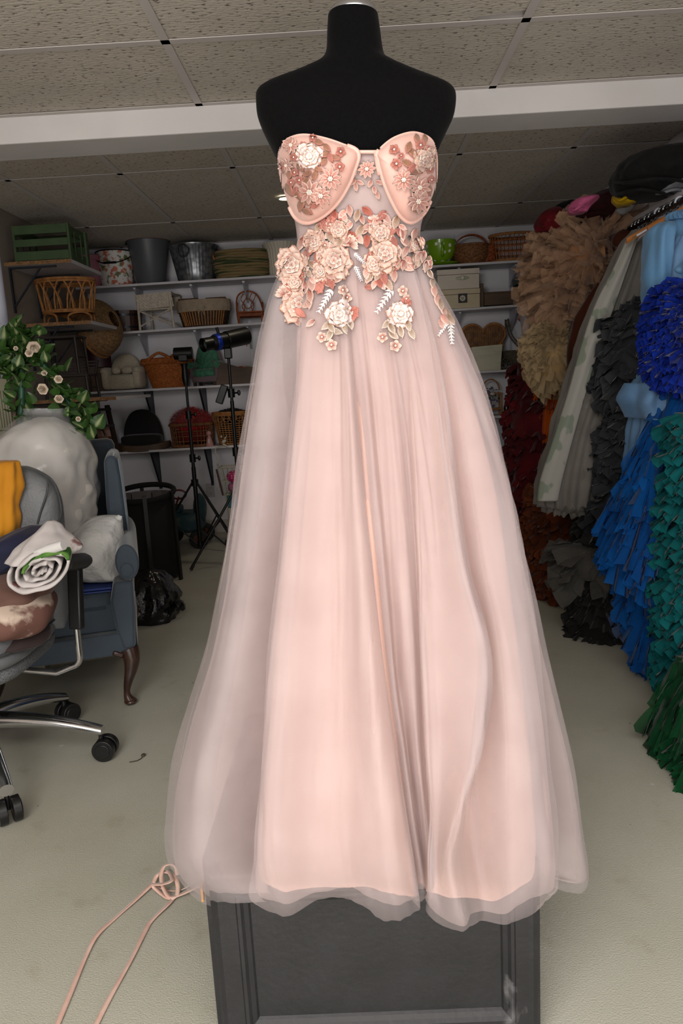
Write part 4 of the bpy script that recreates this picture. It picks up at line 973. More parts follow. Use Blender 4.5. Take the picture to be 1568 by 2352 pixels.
# fourth (right): flower chair
t = thing('twig_doll_shelf', 'small rattan doll stand on the lower right shelf, holding a flower wreath', 'doll stand', spot(1130, 962, 4))
rt_ = rattan
for x in (-.07, .07):
    for y in (-.05, .05): MB().tube([V((x, y, 0)), V((x, y, .18))], .007, 7).build('post', rt_, t)
for z in (.05, .175): 
    for y in (-.05, .05): MB().tube([V((-.08, y, z)), V((.08, y, z))], .006, 7).build('rail', rt_, t)
b = MB(); b.box((0, 0, .055), (.15, .10, .008)); b.build('stand_shelf', rt_, t, smooth=False)
MB().tube([V((.07*cos(a), .04, .20+.09*sin(a))) for a in [pi*i/16 for i in range(17)]], .006, 6).build('arched_back', rt_, t)
t2 = thing('flower_wreath', 'bunch of purple and white artificial flowers with dark leaves on the rattan doll stand', 'flowers', t.location+V((-.01, -.02, .059)))
lf_m = mat('dark_leaf', '26331f', .6, c2='35472a', scale=30); 
b = MB()
for i in range(70):
    a, r_ = rnd(0, 2*pi), rnd(.2, 1); c_ = V((.065*cos(a)*r_, rnd(-.03, .03), .09+.085*sin(a)*r_)); q = Matrix.Rotation(rnd(0, 6), 3, V((rnd(-1, 1), rnd(-1, 1), rnd(-1, 1))).normalized())
    b.add([c_+q @ V(p) for p in ((0, 0, 0), (.010, .008, .003), (.026, 0, 0), (.010, -.008, .003))], [(0, 1, 2, 3)])
b.build('foliage', lf_m, t2, kind='stuff')
for i in range(12):
    a, r_ = rnd(0, 6.28), rnd(.3, 1); c_ = V((.06*cos(a)*r_, -.035, .09+.08*sin(a)*r_)); b = MB()
    for k in range(5): b.ell(c_+V((.007*cos(k*1.26), 0, .007*sin(k*1.26))), (.006, .003, .006), 8)
    b.build('blossom', mat('violet_petal', '5d5878', .6) if i % 3 else mat('white_petal', 'c9c3bb', .6), t2)
t3 = thing('doll_bottle', 'dark little bottle next to the flower wreath on the lower right shelf', 'bottle', spot(1163, 958, 4)); 
MB().lathe([(.0005, 0), (.022, 0), (.024, .06), (.012, .10), (.010, .15), (.014, .155), (.0005, .16)], 20).build('bottle_body', mat('black_glass', '0f0e10', .2), t3)
# ---- lowest left shelf
t = thing('doll_tub_seat', 'black padded tub shaped doll seat on a curved wooden base, lowest shelf', 'doll seat', spot(330, 1030, 5), rz=.05)
bf = mat('black_felt', '131212', .9, sheen=.2)
b = MB(); arc_back(b, .165, .245, .0, .11, .085); b.build('backrest', bf, t)
b = MB(); b.ell((0, -.02, .085), (.165, .11, .045), 28, sq=.5); b.build('seat', bf, t)
b = MB(); b.grid(lambda u, v: V(((.215+.006*sin(v*pi))*cos(2*pi*u)*1.05, (.13)*sin(2*pi*u)-.01, .002+.05*v+.012*cos(4*pi*u))), 48, 6, wu=True, cap=True); b.build('curved_base', mat('walnut_board', ''), t)
t = thing('wire_crate_basket', 'brown rattan grid basket holding red fur, lowest shelf', 'basket', spot(445, 1027, 5))
w1, d1 = .165, .10
for z, r_ in ((.012, .012), (.05, .004), (.09, .004), (.13, .004), (.185, .014)):
    k = 1+z*.35; MB().tube([V((w1*k*math.copysign(abs(cos(a))**.6, cos(a)), d1*k*math.copysign(abs(sin(a))**.6, sin(a)), z)) for a in [2*pi*i/48 for i in range(48)]], r_, 7, closed=True).build('rattan_ring', wick_br, t)
b = MB()
for i in range(36):
    a = 2*pi*i/36; q = lambda k, z: V((w1*k*math.copysign(abs(cos(a))**.6, cos(a)), d1*k*math.copysign(abs(sin(a))**.6, sin(a)), z)); b.tube([q(1, .01), q(1.065, .185)], .0038, 5)
b.box((0, 0, .006), (.26, .16, .006)); b.build('rattan_spokes', wick_br, t, kind='stuff')
fz = thing('red_fur_throw', 'shaggy bright red faux fur bundled on top of the rattan grid basket', 'throw', t.location+V((0, 0, .0)))
def fur(name, m, c, r, n, ln, parent, seed=1, sag=.3):
    b = MB(); b.ell(c, r, 24, nz=.15, ns=4); b.build(name, m, parent)
    f = MB(); R = random.Random(seed)
    for i in range(n):
        th, ph = R.uniform(0, 2*pi), math.acos(R.uniform(-.2, 1)); d = V((cos(th)*sin(ph), sin(th)*sin(ph), cos(ph)))
        p = V(c)+V((d.x*r[0], d.y*r[1], d.z*r[2])); q = p+(d+V((R.uniform(-.6, .6), R.uniform(-.6, .6), R.uniform(-.5, .3)))).normalized()*ln*R.uniform(.5, 1.1)-V((0, 0, ln*sag))
        s_ = d.cross(V((0, 0, 1))).normalized()*.0022 if d.z < .99 else V((.0022, 0, 0))
        f.add([p-s_, p+s_, (p+q)/2+s_*.7+d*.003, q, (p+q)/2-s_*.7+d*.003], [(0, 1, 2, 3, 4)])
    f.build('fur_hair', m, parent, kind='stuff', smooth=False)
fur('fur_bundle', mat('red_fur', 'c01a12', .7, c2='8f120d', scale=30, sheen=.5), (.0, 0, .20), (.15, .095, .105), 2600, .05, fz, 3)
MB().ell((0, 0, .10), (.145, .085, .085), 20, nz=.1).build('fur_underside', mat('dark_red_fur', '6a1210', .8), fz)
gn = thing('gnome_figurine', 'small pink cone gnome figurine on the lowest shelf', 'figurine', spot(482, 1026, 5, 5.925))
MB().lathe([(.0005, 0), (.032, 0), (.030, .02), (.012, .085), (.0005, .09)], 20).build('cone_robe', mat('pink_felt', 'b98784', .8), gn)
MB().ell((0, 0, .105), (.020, .020, .022), 16).build('head', mat('pink_felt', ''), gn); MB().box((0, -.026, .045), (.012, .003, .035)).build('white_beard', mat('white_petal', ''), gn)
t = thing('open_rattan_basket', 'golden rattan basket with looped rim on the lowest shelf, beside the red fur', 'basket', spot(537, 1020, 5))
for z, r_, w_ in [(.01, .118, .008)]+[(.03+.018*k, .121+.0028*k, .0032) for k in range(9)]+[(.215, .152, .003), (.245, .156, .010), (.262, .157, .010)]:
    MB().tube(ringpts(r_, z, 48, 1, .8), w_, 6, closed=True).build('rattan_ring', rattan, t)
b = MB()
for i in range(30): a = 2*pi*i/30; b.tube([V((.118*cos(a), .094*sin(a), .01)), V((.148*cos(a), .118*sin(a), .20)), V((.156*cos(a+.1), .125*sin(a+.1), .25))], .0035, 5)
for i in range(18):
    a0_ = 2*pi*i/18; b.tube([V((.155*cos(a0_+.17*sin(q)), .124*sin(a0_+.17*sin(q)), .215+.026*cos(q))) for q in [2*pi*j/12 for j in range(12)]], .003, 5, closed=True)
disc(b, .115, .006, 1, .8); b.build('rattan_spokes', rattan, t, kind='stuff')
fz = thing('dark_fur_throw', 'dark brown fur filling the golden rattan basket', 'throw', t.location)
fur('fur_bundle', mat('dark_fur', '241a17', .9), (0, 0, .235), (.135, .105, .055), 900, .02, fz, 4)
MB().ell((0, 0, .11), (.105, .08, .09), 16, nz=.1).build('fur_underside', mat('dark_fur', ''), fz)
# white bird hook
hk = thing('bird_hook', 'white cast iron bird hook hanging over the edge of the lowest shelf', 'hook', PY(513, 1022, 5.88))
ci = mat('cream_cast_iron', 'bdb5a4', .5)
def hp(px, py, y=5.88): return PY(px, py, y)-hk.location
MB().ell(hp(514, 1014), (.022, .014, .014), 14, rot=Ry(-.5)).build('bird_body', ci, hk)
MB().ell(hp(508, 1003), (.010, .009, .010), 12).build('bird_head', ci, hk); MB().tube([hp(516, 1008), hp(521, 1000)], [.007, .002], 8).build('wing', ci, hk)
MB().tube([hp(512, 1020), hp(525, 1028)], [.010, .006], 8).build('perch', ci, hk)
MB().tube(path([hp(512, 1024), hp(500, 1027), hp(494, 1033), hp(496, 1045), hp(502, 1062), hp(501, 1070)], 20), .005, 7).build('hook_rod', ci, hk)
MB().ell(hp(500, 1066), (.012, .012, .012), 12).build('finial', ci, hk)
MB().tube(path([hp(500, 1070), hp(494, 1095), hp(496, 1120), hp(505, 1135)], 16), .003, 6).build('cord', ci, hk)
# low left corner: dark stools on the left-wall shelf
ls = V((XL, 5.15, 1.22))
dk = mat('ebony_stain', '1d120d', .55, c2='2a1a12', scale=20)
def small_stool(name, label, loc, w_, d, h, cat='doll chair', back=0, m=dk, rx=0):
    t = thing(name, label, cat, loc, rx=rx)
    for k in range(5): MB().box((0, -d/2+d*(k+.5)/5, h), (w_, d/5-.006, .014)).build('slat', m, t, smooth=False)
    for x in (-1, 1):
        for y in (-1, 1): MB().tube([V((x*(w_/2-.015), y*(d/2-.015), h-.005)), V((x*(w_/2-.008), y*(d/2-.008), .0))], .010, 7).build('leg', m, t)
        MB().tube([V((x*(w_/2-.012), -d/2+.015, h*.45)), V((x*(w_/2-.012), d/2-.015, h*.45))], .006, 6).build('stretcher', m, t)
    if back:
        for x in (-1, 1): MB().tube([V((x*(w_/2-.015), d/2-.015, h)), V((x*(w_/2-.0), d/2+.01, h+back))], .009, 7).build('back_post', m, t)
        for k in range(5): MB().box((0, d/2, h+back*(k+.6)/5), (w_-.01, .008, back*.1)).build('back_slat', m, t, smooth=False)
    return t
small_stool('doll_stool', 'dark slatted doll chair on the lower left shelf, nearest the white armchair', PZ(212, 893, 1.235)*1.0, .20, .18, .12, back=.13)
small_stool('doll_stool', 'dark wooden slatted doll bed on the lower left shelf behind the ivy', V((-1.86, 4.98, 1.222)), .30, .22, .15, back=.10)
small_stool('doll_stool', 'dark stool with turned legs standing on the slatted doll bed', V((-1.90, 5.0, 1.385)), .26, .20, .24)
t = boxthing('cardboard_carton', 'brown cardboard carton squeezed beside the small cream armchair', spot(240, 900, 3, 6.06), (.14, .18, .19), mat('brown_card', '5b4330', .8))
t = thing('maroon_hatbox', 'dark maroon round hatbox standing on the brown carton', 'box', spot(240, 900, 3, 6.06)+V((-.02, 0, .195)))
MB().lathe([(.0005, 0), (.10, 0), (.10, .155), (.105, .156), (.105, .195), (.0005, .2)], 36, sy=.85).build('hatbox_body', mat('maroon_paper', '3a1620', .5), t)
# wicker bassinet leaning in the corner
t = thing('wicker_cradle', 'round shell shaped wicker cradle leaning in the corner above the stools', 'doll cradle', PY(222, 752, 5.62), rx=.0)
q = Ry(-1.9) @ Rx(-.2)
b = MB(); b.grid(lambda u, v: q @ V(((.06+.16*sin(v*pi/2))*cos(2*pi*u)+.004*sin(60*v), (.06+.16*sin(v*pi/2))*sin(2*pi*u), -.16+.20*(1-cos(v*pi/2)))), 48, 40, wu=True)
b.build('woven_shell', rope('9a7a52', '6f5234', 'pale_willow', 60), t, solid=.004)
for z, r_ in ((.04, .222), (.0, .215), (-.05, .195), (-.09, .17), (-.125, .135)): 
    b = MB(); b.tube([q @ p for p in ringpts(r_, z, 48)], .010 if z > .03 else .006, 7, closed=True); b.build('cane_ring', rattan if z > -.02 else wick_br, t)
for i in range(16): a = 2*pi*i/16; MB().tube([q @ V((.225*cos(a), .225*sin(a), .04)), q @ V((.17*cos(a), .17*sin(a), -.09))], .004, 5).build('cane_spoke', wick_br, t)
# green crate on left shelf
t = thing('green_crate', 'green slatted wooden crate on the upper left corner shelf', 'crate', V((-1.855, 4.90, 2.081)))
gp = mat('green_crate_paint', '3d5230', .6, c2='344a28', scale=12)
cw, cdp, ch = .33, .34, .215
for y in (-cdp/2, cdp/2):
    for z in (.03, .107, .185): MB().box((0, y, z), (cw, .012, .052 if z != .107 else .042)).build('slat', gp, t, smooth=False)
for x in (-cw/2+.006, cw/2-.006):
    for z, h in ((.03, .055), (.185, .055)): MB().box((x, 0, z), (.012, cdp-.014, h)).build('end_board', gp, t, smooth=False)
    for y in (-cdp/2+.02, cdp/2-.02): MB().box((x-math.copysign(.010, x)+math.copysign(.022, x), y, ch/2), (.014, .04, ch)).build('corner_post', gp, t, smooth=False)
    for y in (-.055, .055): MB().box((x+math.copysign(.010, x), y, ch/2), (.006, .012, ch-.06)).build('batten', gp, t, smooth=False)
MB().box((0, 0, .006), (cw-.02, cdp-.02, .01)).build('crate_floor', gp, t, smooth=False)
# rattan crib on left shelf 2
t = thing('rattan_crib', 'oval rattan doll crib with looped sides on the middle left shelf', 'doll crib', V((-1.87, 5.10, 1.721)))
a_, b2 = .19, .15
for z, k, w_ in ((.075, .88, .008), (.085, .88, .006), (.27, 1.03, .008), (.285, 1.04, .009)): MB().tube(ringpts(1, z, 48, a_*k, b2*k), w_, 7, closed=True).build('crib_ring', rattan, t)
N_ = 13
for i in range(N_):
    a0_ = 2*pi*i/N_; w_ = 2*pi/N_
    pts = []
    for s_ in [j/20 for j in range(21)]:
        ang = a0_+w_*(-.75+1.5*s_) ; h = sin(pi*s_)**.55; k = .88+.15*h; pts.append(V((a_*k*cos(ang if True else 0), b2*k*sin(ang), .08+.195*h)))
    MB().tube(pts, .0055, 6).build('looped_cane', rattan, t)
for i in range(4):
    a0_ = pi/4+i*pi/2; pts = [V((a_*.86*cos(a0_-.55), b2*.86*sin(a0_-.55), 0)), V((a_*.86*cos(a0_-.5), b2*.86*sin(a0_-.5), .05)), V((a_*.86*cos(a0_), b2*.86*sin(a0_), .068)), V((a_*.86*cos(a0_+.5), b2*.86*sin(a0_+.5), .05)), V((a_*.86*cos(a0_+.55), b2*.86*sin(a0_+.55), 0))]
    MB().tube(path(pts, 20), .007, 7).build('leg', rattan, t)
b = MB(); b.lathe([(.0005, .078), (1, .078)], 32, a_*.86, b2*.86); b.build('crib_base', wick_br, t)
# peach purse basket
t = thing('padded_doll_bench', 'peach half round doll bench with woven front at the left end of the lowest shelf', 'doll bench', V((-1.98, 5.72, .785)))
pe = mat('tan_woven_card', '9c7c58', .8, c2='8d6e4c', scale=60); pk = mat('dusty_peach', 'b58d7c', .8)
t.location = spot(228, 1040, 5, 5.97)
b = MB(); arc_back(b, .13, .19, -.02, .03, .08); b.build('rounded_back', pk, t)
for s_ in (0,): MB().box((.0, -.07, .065), (.25, .10, .13)).build('box_front', pe, t, smooth=False, bevel=.006)
b = MB(); b.ell((-.05, -.07, .135), (.05, .035, .025), 14, nz=.2); b.build('straw_filling', rope('6b4a2c', '4a321d', 'straw'), t)
MB().tube(path([V((-.01, -.10, .15)), V((.02, -.09, .20)), V((.07, -.08, .19)), V((.09, -.08, .14))], 16), .005, 6).build('strap', mat('black_wire', ''), t)
# slanted dark frame in the corner
t = thing('wooden_doll_ladder', 'dark slanted wooden trestle standing in the corner under the lower left shelf', 'trestle', V((-1.9, 5.75, .79)))
for x in (-.10, .05): MB().bar((x, 0, .0), (x-.06, .05, .36), .035, .02).build('upright', dk, t, smooth=False)
for z in (.05, .2, .33): MB().bar((-.12-z*.1, .02, z), (.06-z*.1, .02, z), .02, .02).build('rung', dk, t, smooth=False)
# ================================================================ soft goods helpers
def rowsurf(rows, seg=56, sub=5, flat=2.2, folds=0, famp=0, nz=.01, ns=6, seed=0, cap=True, jag=0, taper=True):
    """closed soft surface; rows: (py, pxL, pxR, half depth, Y)"""
    As = [PY(r[1], r[0], r[4]) for r in rows]; Bs = [PY(r[2], r[0], r[4]) for r in rows]; Ds = [r[3] for r in rows]
    n = (len(rows)-1)*sub+1; mb = MB()
    def fn(u, v):
        A, B, d = cr(As, v), cr(Bs, v), max(.002, cr(Ds, v)); th = 2*pi*u; e = 2/flat
        c, s = cos(th), sin(th); c = math.copysign(abs(c)**e, c); s = math.copysign(abs(s)**e, s)
        C_ = (A+B)/2; p = C_+(B-A)/2*c+V((0, -d*s, 0)); o = (p-C_)
        k = 1
        if folds: k += famp*(sin(folds*th+seed+1.2*sin(v*5+seed)+.8*noise.noise(V((th*2, v*3, seed)))))
        p = C_+o*k
        q = p*ns+V((seed*7.3, 0, 0)); p += o.normalized()*nz*(noise.noise(q)+.5*noise.noise(q*2.3)) if o.length > 1e-5 else V((0, 0, 0))
        if jag and v > .999: p.z += jag*noise.noise(V((th*9, seed, 1)))
        return p
    return mb.grid(fn, seg, n, wu=True, cap=cap)
def scatter(mb, n, size, m, parent, name='ruffle', seed=1, flare=.8, down=.5, wav=2.5, amp=.25, alen=1.0, ncol=15, nrow=4, kind='stuff', jag=.0, rnd_rot=.4):
    """n waved flaps of cloth sewn over the surface mb, joined as one part"""
    R = random.Random(seed); vs = [V(p) for p in mb.v]; fs = [f for f in mb.f if len(f) == 4]
    ar = []; tot = 0
    for f in fs: tot += ((vs[f[2]]-vs[f[0]]).cross(vs[f[3]]-vs[f[1]])).length/2; ar.append(tot)
    import bisect
    zc = {}; cen = sum(vs, V((0, 0, 0)))/len(vs); out = MB()
    for k in range(n):
        f = fs[min(bisect.bisect(ar, R.random()*tot), len(fs)-1)]
        p = sum((vs[i] for i in f), V((0, 0, 0)))/4; nn = (vs[f[2]]-vs[f[0]]).cross(vs[f[3]]-vs[f[1]])
        if nn.length < 1e-9: continue
        nn.normalize()
        if nn.dot(V((p.x-cen.x, p.y-cen.y, 0))) < 0: nn = -nn
        t = nn.cross(V((0, 0, 1)))
        if t.length < .1: t = V((1, 0, 0))
        t.normalize(); rr = Matrix.Rotation(R.uniform(-rnd_rot, rnd_rot), 3, nn); t = rr @ t
        dn = (nn*flare+V((0, 0, -1))*down+t*R.uniform(-.2, .2)).normalized(); nrm = t.cross(dn).normalized()
        s = size*R.uniform(.7, 1.25); ph = R.uniform(0, 6); w_ = s*1.5; q = []
        for j in range(nrow):
            v = j/(nrow-1)
            for i in range(ncol):
                u = i/(ncol-1)
                e = 1-.35*abs(2*u-1)**2
                a = t*((u-.5)*w_*(1-.4*(1-v))+.12*s*sin(u*wav*4*pi+ph*2)*v)+dn*(v*s*alen*e+(R.uniform(-jag, jag)*s if v == 1 else 0)+.06*s*sin(u*wav*2*pi+ph*3)*v)+nrm*(s*amp*sin(u*wav*2*pi+ph)*(.2+.8*v)-s*.25*v*v*flare)
                q.append(p-nn*.01+a)
        out.add(q, [(j*ncol+i, j*ncol+i+1, (j+1)*ncol+i+1, (j+1)*ncol+i) for j in range(nrow-1) for i in range(ncol-1)])
    return out.build(name, m, parent, world=True, smooth='all', kind=kind)
# ================================================================ blue wing armchair
bvel = mat('slate_blue_velvet', '3b4753', .75, c2='303b46', scale=5, sheen=.6, bump=.05, bscale=200)
PVX = -.885; ch = thing('wing_armchair', 'slate blue velvet wing armchair with dark cabriole legs, left of the gown', 'armchair', (PVX, 2.76, 0))
def L3(px, py): p = PY(px, py, 2.76); return V((p.x-PVX, p.z))
def lextr(pts, y0, y1, name, m, bevel=.012):
    n = len(pts); b = MB(); b.add([V((x, y0, z)) for x, z in pts]+[V((x, y1, z)) for x, z in pts], [tuple(range(n)), tuple(range(2*n-1, n-1, -1))]+[(i, (i+1) % n, (i+1) % n+n, i+n) for i in range(n)])
    return b.build(name, m, ch, smooth=True, bevel=bevel)
def lp2(l): return [tuple(L3(x, y)) for x, y in l]
xo = L3(310, 1400).x
lextr(lp2([(262, 1335), (256, 1380), (268, 1440), (286, 1492), (312, 1486), (310, 1400), (305, 1335)]), 0, .66, 'arm_panel', bvel)
A = L3(292, 1290)
b = MB(); b.grid(lambda u, v: V((A.x+.045*cos(2*pi*u)*(1-.12*v), -.015+.70*v, A.y+.072*sin(2*pi*u))), 28, 4, wu=True, cap=True); b.build('scroll_arm', bvel, ch, bevel=.008)
b = MB(); b.ell((A.x-.004, -.018, A.y-.03), (.026, .006, .028), 20); b.build('arm_rosette', bvel, ch)
wz0, wz1 = PY(290, 1262, 3.05).z, PY(268, 1043, 3.05).z
lextr([(xo-.075, wz0-.02), (xo-.078, wz0+.2), (xo-.068, wz1-.02), (xo-.045, wz1), (xo-.012, wz1-.012), (xo-.004, wz1-.10), (xo, wz0-.02)], .30, .74, 'wing', bvel, .018)
MB().tube([V((xo-.008, .297, wz1-.02)), V((xo-.003, .297, wz1-.12)), V((xo+.002, .297, wz0))], .004, 6).build('welt', mat('pale_blue_welt', '66747f', .6), ch, label='pale blue piping')
MB().box((xo-.31, .75, .74), (.56, .10, .58)).build('backrest', bvel, ch, bevel=.03)
MB().box((xo-.58, .36, .42), (.09, .66, .40)).build('arm_panel', bvel, ch, bevel=.012)
MB().tube([V((xo-.58, -.015, .60)), V((xo-.58, .68, .60))], .06, 24).build('scroll_arm', bvel, ch)
MB().box((xo-.31, .38, .41), (.46, .64, .10)).build('seat_cushion', bvel, ch, bevel=.03)
za = L3(300, 1500).y
MB().box((xo-.31, .36, (za+.40)/2+.03), (.50, .60, .36-za)).build('seat_deck', bvel, ch, bevel=.004)
MB().box((xo-.31, .03, za+.045), (.56, .05, .09)).build('front_apron', bvel, ch, bevel=.006)
MB().box((xo-.31, .68, za+.045), (.56, .05, .09)).build('rear_apron', bvel, ch, bevel=.006)
MB().box((xo-.03, .35, za+.045), (.05, .60, .088)).build('side_apron', bvel, ch, bevel=.006)
wd = mat('dark_cherry_wood', '3f261b', .35, c2='2a1710', scale=14, coat=.4)
L0 = [L3(297, 1493), L3(303, 1512), L3(302, 1535), L3(296, 1560), L3(293, 1585), L3(298, 1602), L3(303, 1611)]
L0 = [V((p.x, .03-.01*k if k < 4 else .0, max(p.y, .014))) for k, p in enumerate(L0)]
rr_ = [.040, .034, .026, .018, .013, .020, .021]
pp = path(L0, 22); b = MB(); b.tube(pp, [cr(rr_, i/21) for i in range(22)], 14); b.ell((L0[-1].x-.002, 0, .014), (.026, .028, .013), 16)
leg = b.build('cabriole_leg', wd, ch)
for dx, dy in ((-.50, 0), (-.50, .64), (0, .64)): share(leg, 'cabriole_leg', loc=V((dx, dy, 0)), parent=ch)
q1, q2 = L3(262, 1494), L3(285, 1503); MB().bar((q1.x, .005, q1.y), (q2.x, .005, q2.y), .02).build('corner_bracket', wd, ch, bevel=.006)
ch.rotation_euler.z = radians(16.5)
# black storage box on its seat, folders, pillow, sack
bxz = .462
t = thing('storage_bin', 'black open storage bin standing on the seat of the blue armchair', 'bin', (-1.28, 2.98, bxz), rz=.28)
bbk = mat('black_bin_plastic', '0d0d0f', .5)
sz = PY(220, 1372, 2.82).z-bxz
for a_, c_ in (((.44, .012, sz), (0, -.17, sz/2)), ((.44, .012, sz), (0, .17, sz/2)), ((.012, .328, sz), (-.214, 0, sz/2)), ((.012, .328, sz), (.214, 0, sz/2))): MB().box(c_, a_).build('bin_side', bbk, t, smooth=False)
MB().box((0, 0, .006), (.42, .33, .012)).build('bin_bottom', bbk, t, smooth=False)
bf_m = mat('royal_blue_card', '16357f', .6, c2='12296a', scale=8)
zf = bxz+sz
for k, (dx, l) in enumerate(((0, 'blue card folder lying on the black bin, lower of two'), (.03, 'blue card folder on top of the other, under the white pillow'))):
    t = thing('card_folder', l, 'folder', (-1.25+dx, 2.95-.01*k, zf+.003+.0245*k), rz=.30-.1*k, group=None)
    MB().box((0, 0, .004), (.42-.02*k, .38, .006)).build('folder_back', bf_m, t, smooth=False); MB().box((0, -.005, .016), (.43-.02*k, .38, .010)).build('folder_cover', bf_m, t, smooth=False, bevel=.003)
pw = mat('white_crinkled_plastic', 'cfcecb', .55, c2='c4c4c2', scale=14, bump=.7, bscale=38)
t = thing('wrapped_pillow', 'white pillow in crinkled wrapping squeezed into the blue armchair', 'pillow', (-1.2, 2.9, zf+.06))
rowsurf([(1184, 225, 275, .02, 2.96), (1195, 190, 281, .06, 2.95), (1230, 165, 280, .12, 2.93), (1270, 160, 276, .14, 2.92), (1300, 158, 286, .13, 2.92), (1322, 160, 292, .09, 2.90), (1334, 190, 270, .03, 2.88)], nz=.022, ns=9, seed=2, folds=7, famp=.03).build('pillow_body', pw, t, world=True, smooth='all')
b = MB(); b.add([PY(268, 1300, 2.80), PY(285, 1290, 2.80), PY(301, 1334, 2.78), PY(288, 1330, 2.775), PY(276, 1322, 2.78)], [(0, 1, 2, 3, 4)]); b.build('loose_flap', pw, t, world=True, solid=.002)
b = MB(); b.add([PY(262, 1190, 2.93), PY(272, 1182, 2.93), PY(281, 1186, 2.93), PY(277, 1200, 2.93)], [(0, 1, 2, 3)]); b.build('knotted_corner', pw, t, world=True, solid=.004)
t = thing('tulle_sack', 'huge round white sack of tulle in a clear plastic bag on the blue armchair', 'sack', (-1.45, 3.0, .8))
sackm = mat('white_tulle_fill', 'e4dfd8', .85, c2='d2ccc4', scale=5, bump=.8, bscale=9, trans=.1)
srow = [(958, 80, 130, .03, 3.0), (975, 42, 158, .12, 3.0), (1010, 8, 186, .19, 3.0), (1060, -14, 206, .22, 3.0), (1110, -16, 213, .23, 3.0), (1150, 10, 212, .21, 3.0), (1190, 70, 206, .16, 2.98), (1222, 125, 200, .10, 2.96), (1236, 150, 190, .04, 2.95)]
rowsurf(srow, nz=.032, ns=7, seed=5, seg=90, sub=8).build('tulle_stuffing', sackm, t, world=True, smooth='all')
film = mat('clear_plastic_film', 'dfe0e2', .12, alpha=.24, spec=.9, bump=.8, bscale=14)
rowsurf([(938, 62, 146, .05, 3.0), (950, 58, 148, .06, 3.0), (972, 34, 168, .14, 3.0)]+[(r[0], r[1]-5, r[2]+6, r[3]+.012, r[4]) for r in srow[2:]], nz=.02, ns=7, seed=8, folds=9, famp=.012).build('plastic_bag', film, t, world=True, smooth='all')
# ================================================================ office chair
lea = mat('grey_leather', '6a6c6e', .45, c2='606264', scale=9, bump=.15, bscale=120); lea2 = mat('grey_mesh_fabric', '77797a', .8, c2='4e5052', scale=220, bump=.3)
chrome = mat('polished_aluminium', 'c9c9cb', .16, metal=1); bpl = mat('black_nylon', '101011', .4)
hub = V((-1.335, 2.33, 0))
oc = thing('office_chair', 'grey leather swivel office chair piled with clothes, far left', 'office chair', hub)
cs = [PZ(235, 1722, .03), PZ(150, 1642, .03), PZ(20, 1862, .03), hub+V((-.36, .22, .03)), hub+V((-.38, -.22, .03))]
for c_ in cs:
    d = V((c_.x-hub.x, c_.y-hub.y, 0)); L = d.length; d.normalize(); sd = V((-d.y, d.x, 0)); b = MB()
    def fn(u, v):
        r = .03+(L-.02)*v; w_ = .034-.012*v; z = .155-.055*v**2.2; h = .030-.012*v
        a = 2*pi*u; return hub+d*r+sd*(w_*cos(a))+V((0, 0, z+h*sin(a)))
    b.grid(fn, 20, 14, wu=True, cap=True); b.build('base_arm', chrome, oc, world=True)
    cb = MB(); cc = hub+d*(L+.0); cast = cc
    for s in (-1, 1):
        cb.grid(lambda u, v: cc+d*.012+sd*(s*(.008+.024*v))+V((d.x*.038*cos(2*pi*u), d.y*.038*cos(2*pi*u), .038+.038*sin(2*pi*u)))*1, 28, 2, wu=True, cap=True)
        cb.grid(lambda u, v: cc+d*.012+sd*(s*(.031+.004*v))+V((d.x*.026*cos(2*pi*u), d.y*.026*cos(2*pi*u), .038+.026*sin(2*pi*u))), 24, 2, wu=True, cap=True)
    cb.tube([cc+V((0, 0, .034)), cc+V((0, 0, .10))], .008, 8)
    cb.build('caster', bpl, oc, world=True, bevel=.003)
MB().tube([hub+V((0, 0, .13)), hub+V((0, 0, .20))], [.05, .038], 20).build('base_hub', chrome, oc, world=True)
MB().tube([hub+V((0, 0, .18)), hub+V((0, 0, .33))], .027, 16).build('gas_lift', mat('polished_aluminium', ''), oc, world=True)
MB().tube([hub+V((0, 0, .30)), hub+V((0, 0, .40))], .034, 16).build('lift_cover', bpl, oc, world=True)
SC = V((-1.375, 2.33, 0))
def cushion(mb, c, rx, ry, z0, z1, sq=.5, dip=.0, rot=0):
    def fn(u, v):
        a = 2*pi*u; cc, ss = math.copysign(abs(cos(a))**sq, cos(a)), math.copysign(abs(sin(a))**sq, sin(a))
        if v < .5: t_ = v*2; k = sin(t_*pi/2)**.5 if t_ > 0 else 0; z = z0+(z1-z0)*.5*t_**3
        else: t_ = (1-v)*2; k = sin(t_*pi/2)**.45 if t_ > 0 else 0; z = z1-(z1-z0)*.5*t_**3
        k = max(k, .002); p = V((cc*rx*k, ss*ry*k, z-(dip*(1-k) if v > .5 else 0)))
        return V(c)+Rz(rot) @ p
    return mb.grid(fn, 56, 24, wu=True)
b = MB(); cushion(b, SC, .300, .275, .43, .525, dip=.02); b.build('seat_cushion', lea, oc, world=True, smooth='all')
b = MB(); cushion(b, SC, .298, .272, .395, .47); b.build('seat_pad_lower', lea, oc, world=True, smooth='all')
b = MB(); cushion(b, SC, .285, .262, .345, .42); b.build('mesh_underside', lea2, oc, world=True, smooth='all')
def sqc(rx, ry, z, n=60, sq=.5): return [SC+V((rx*math.copysign(abs(cos(a))**sq, cos(a)), ry*math.copysign(abs(sin(a))**sq, sin(a)), z)) for a in [2*pi*i/n for i in range(n)]]
MB().tube(sqc(.300, .275, .462), .004, 6, closed=True).build('seat_welt', mat('dark_welt', '3f4143', .6), oc, world=True)
b = MB(); st = sqc(.275, .25, .5215, 150)
for i in range(0, 150, 1): b.bar(st[i], st[i]+(st[(i+1) % 150]-st[i])*.55, .0014)
b.build('seat_stitching', mat('light_thread', 'a8a8a6', .7), oc, world=True, kind='stuff')
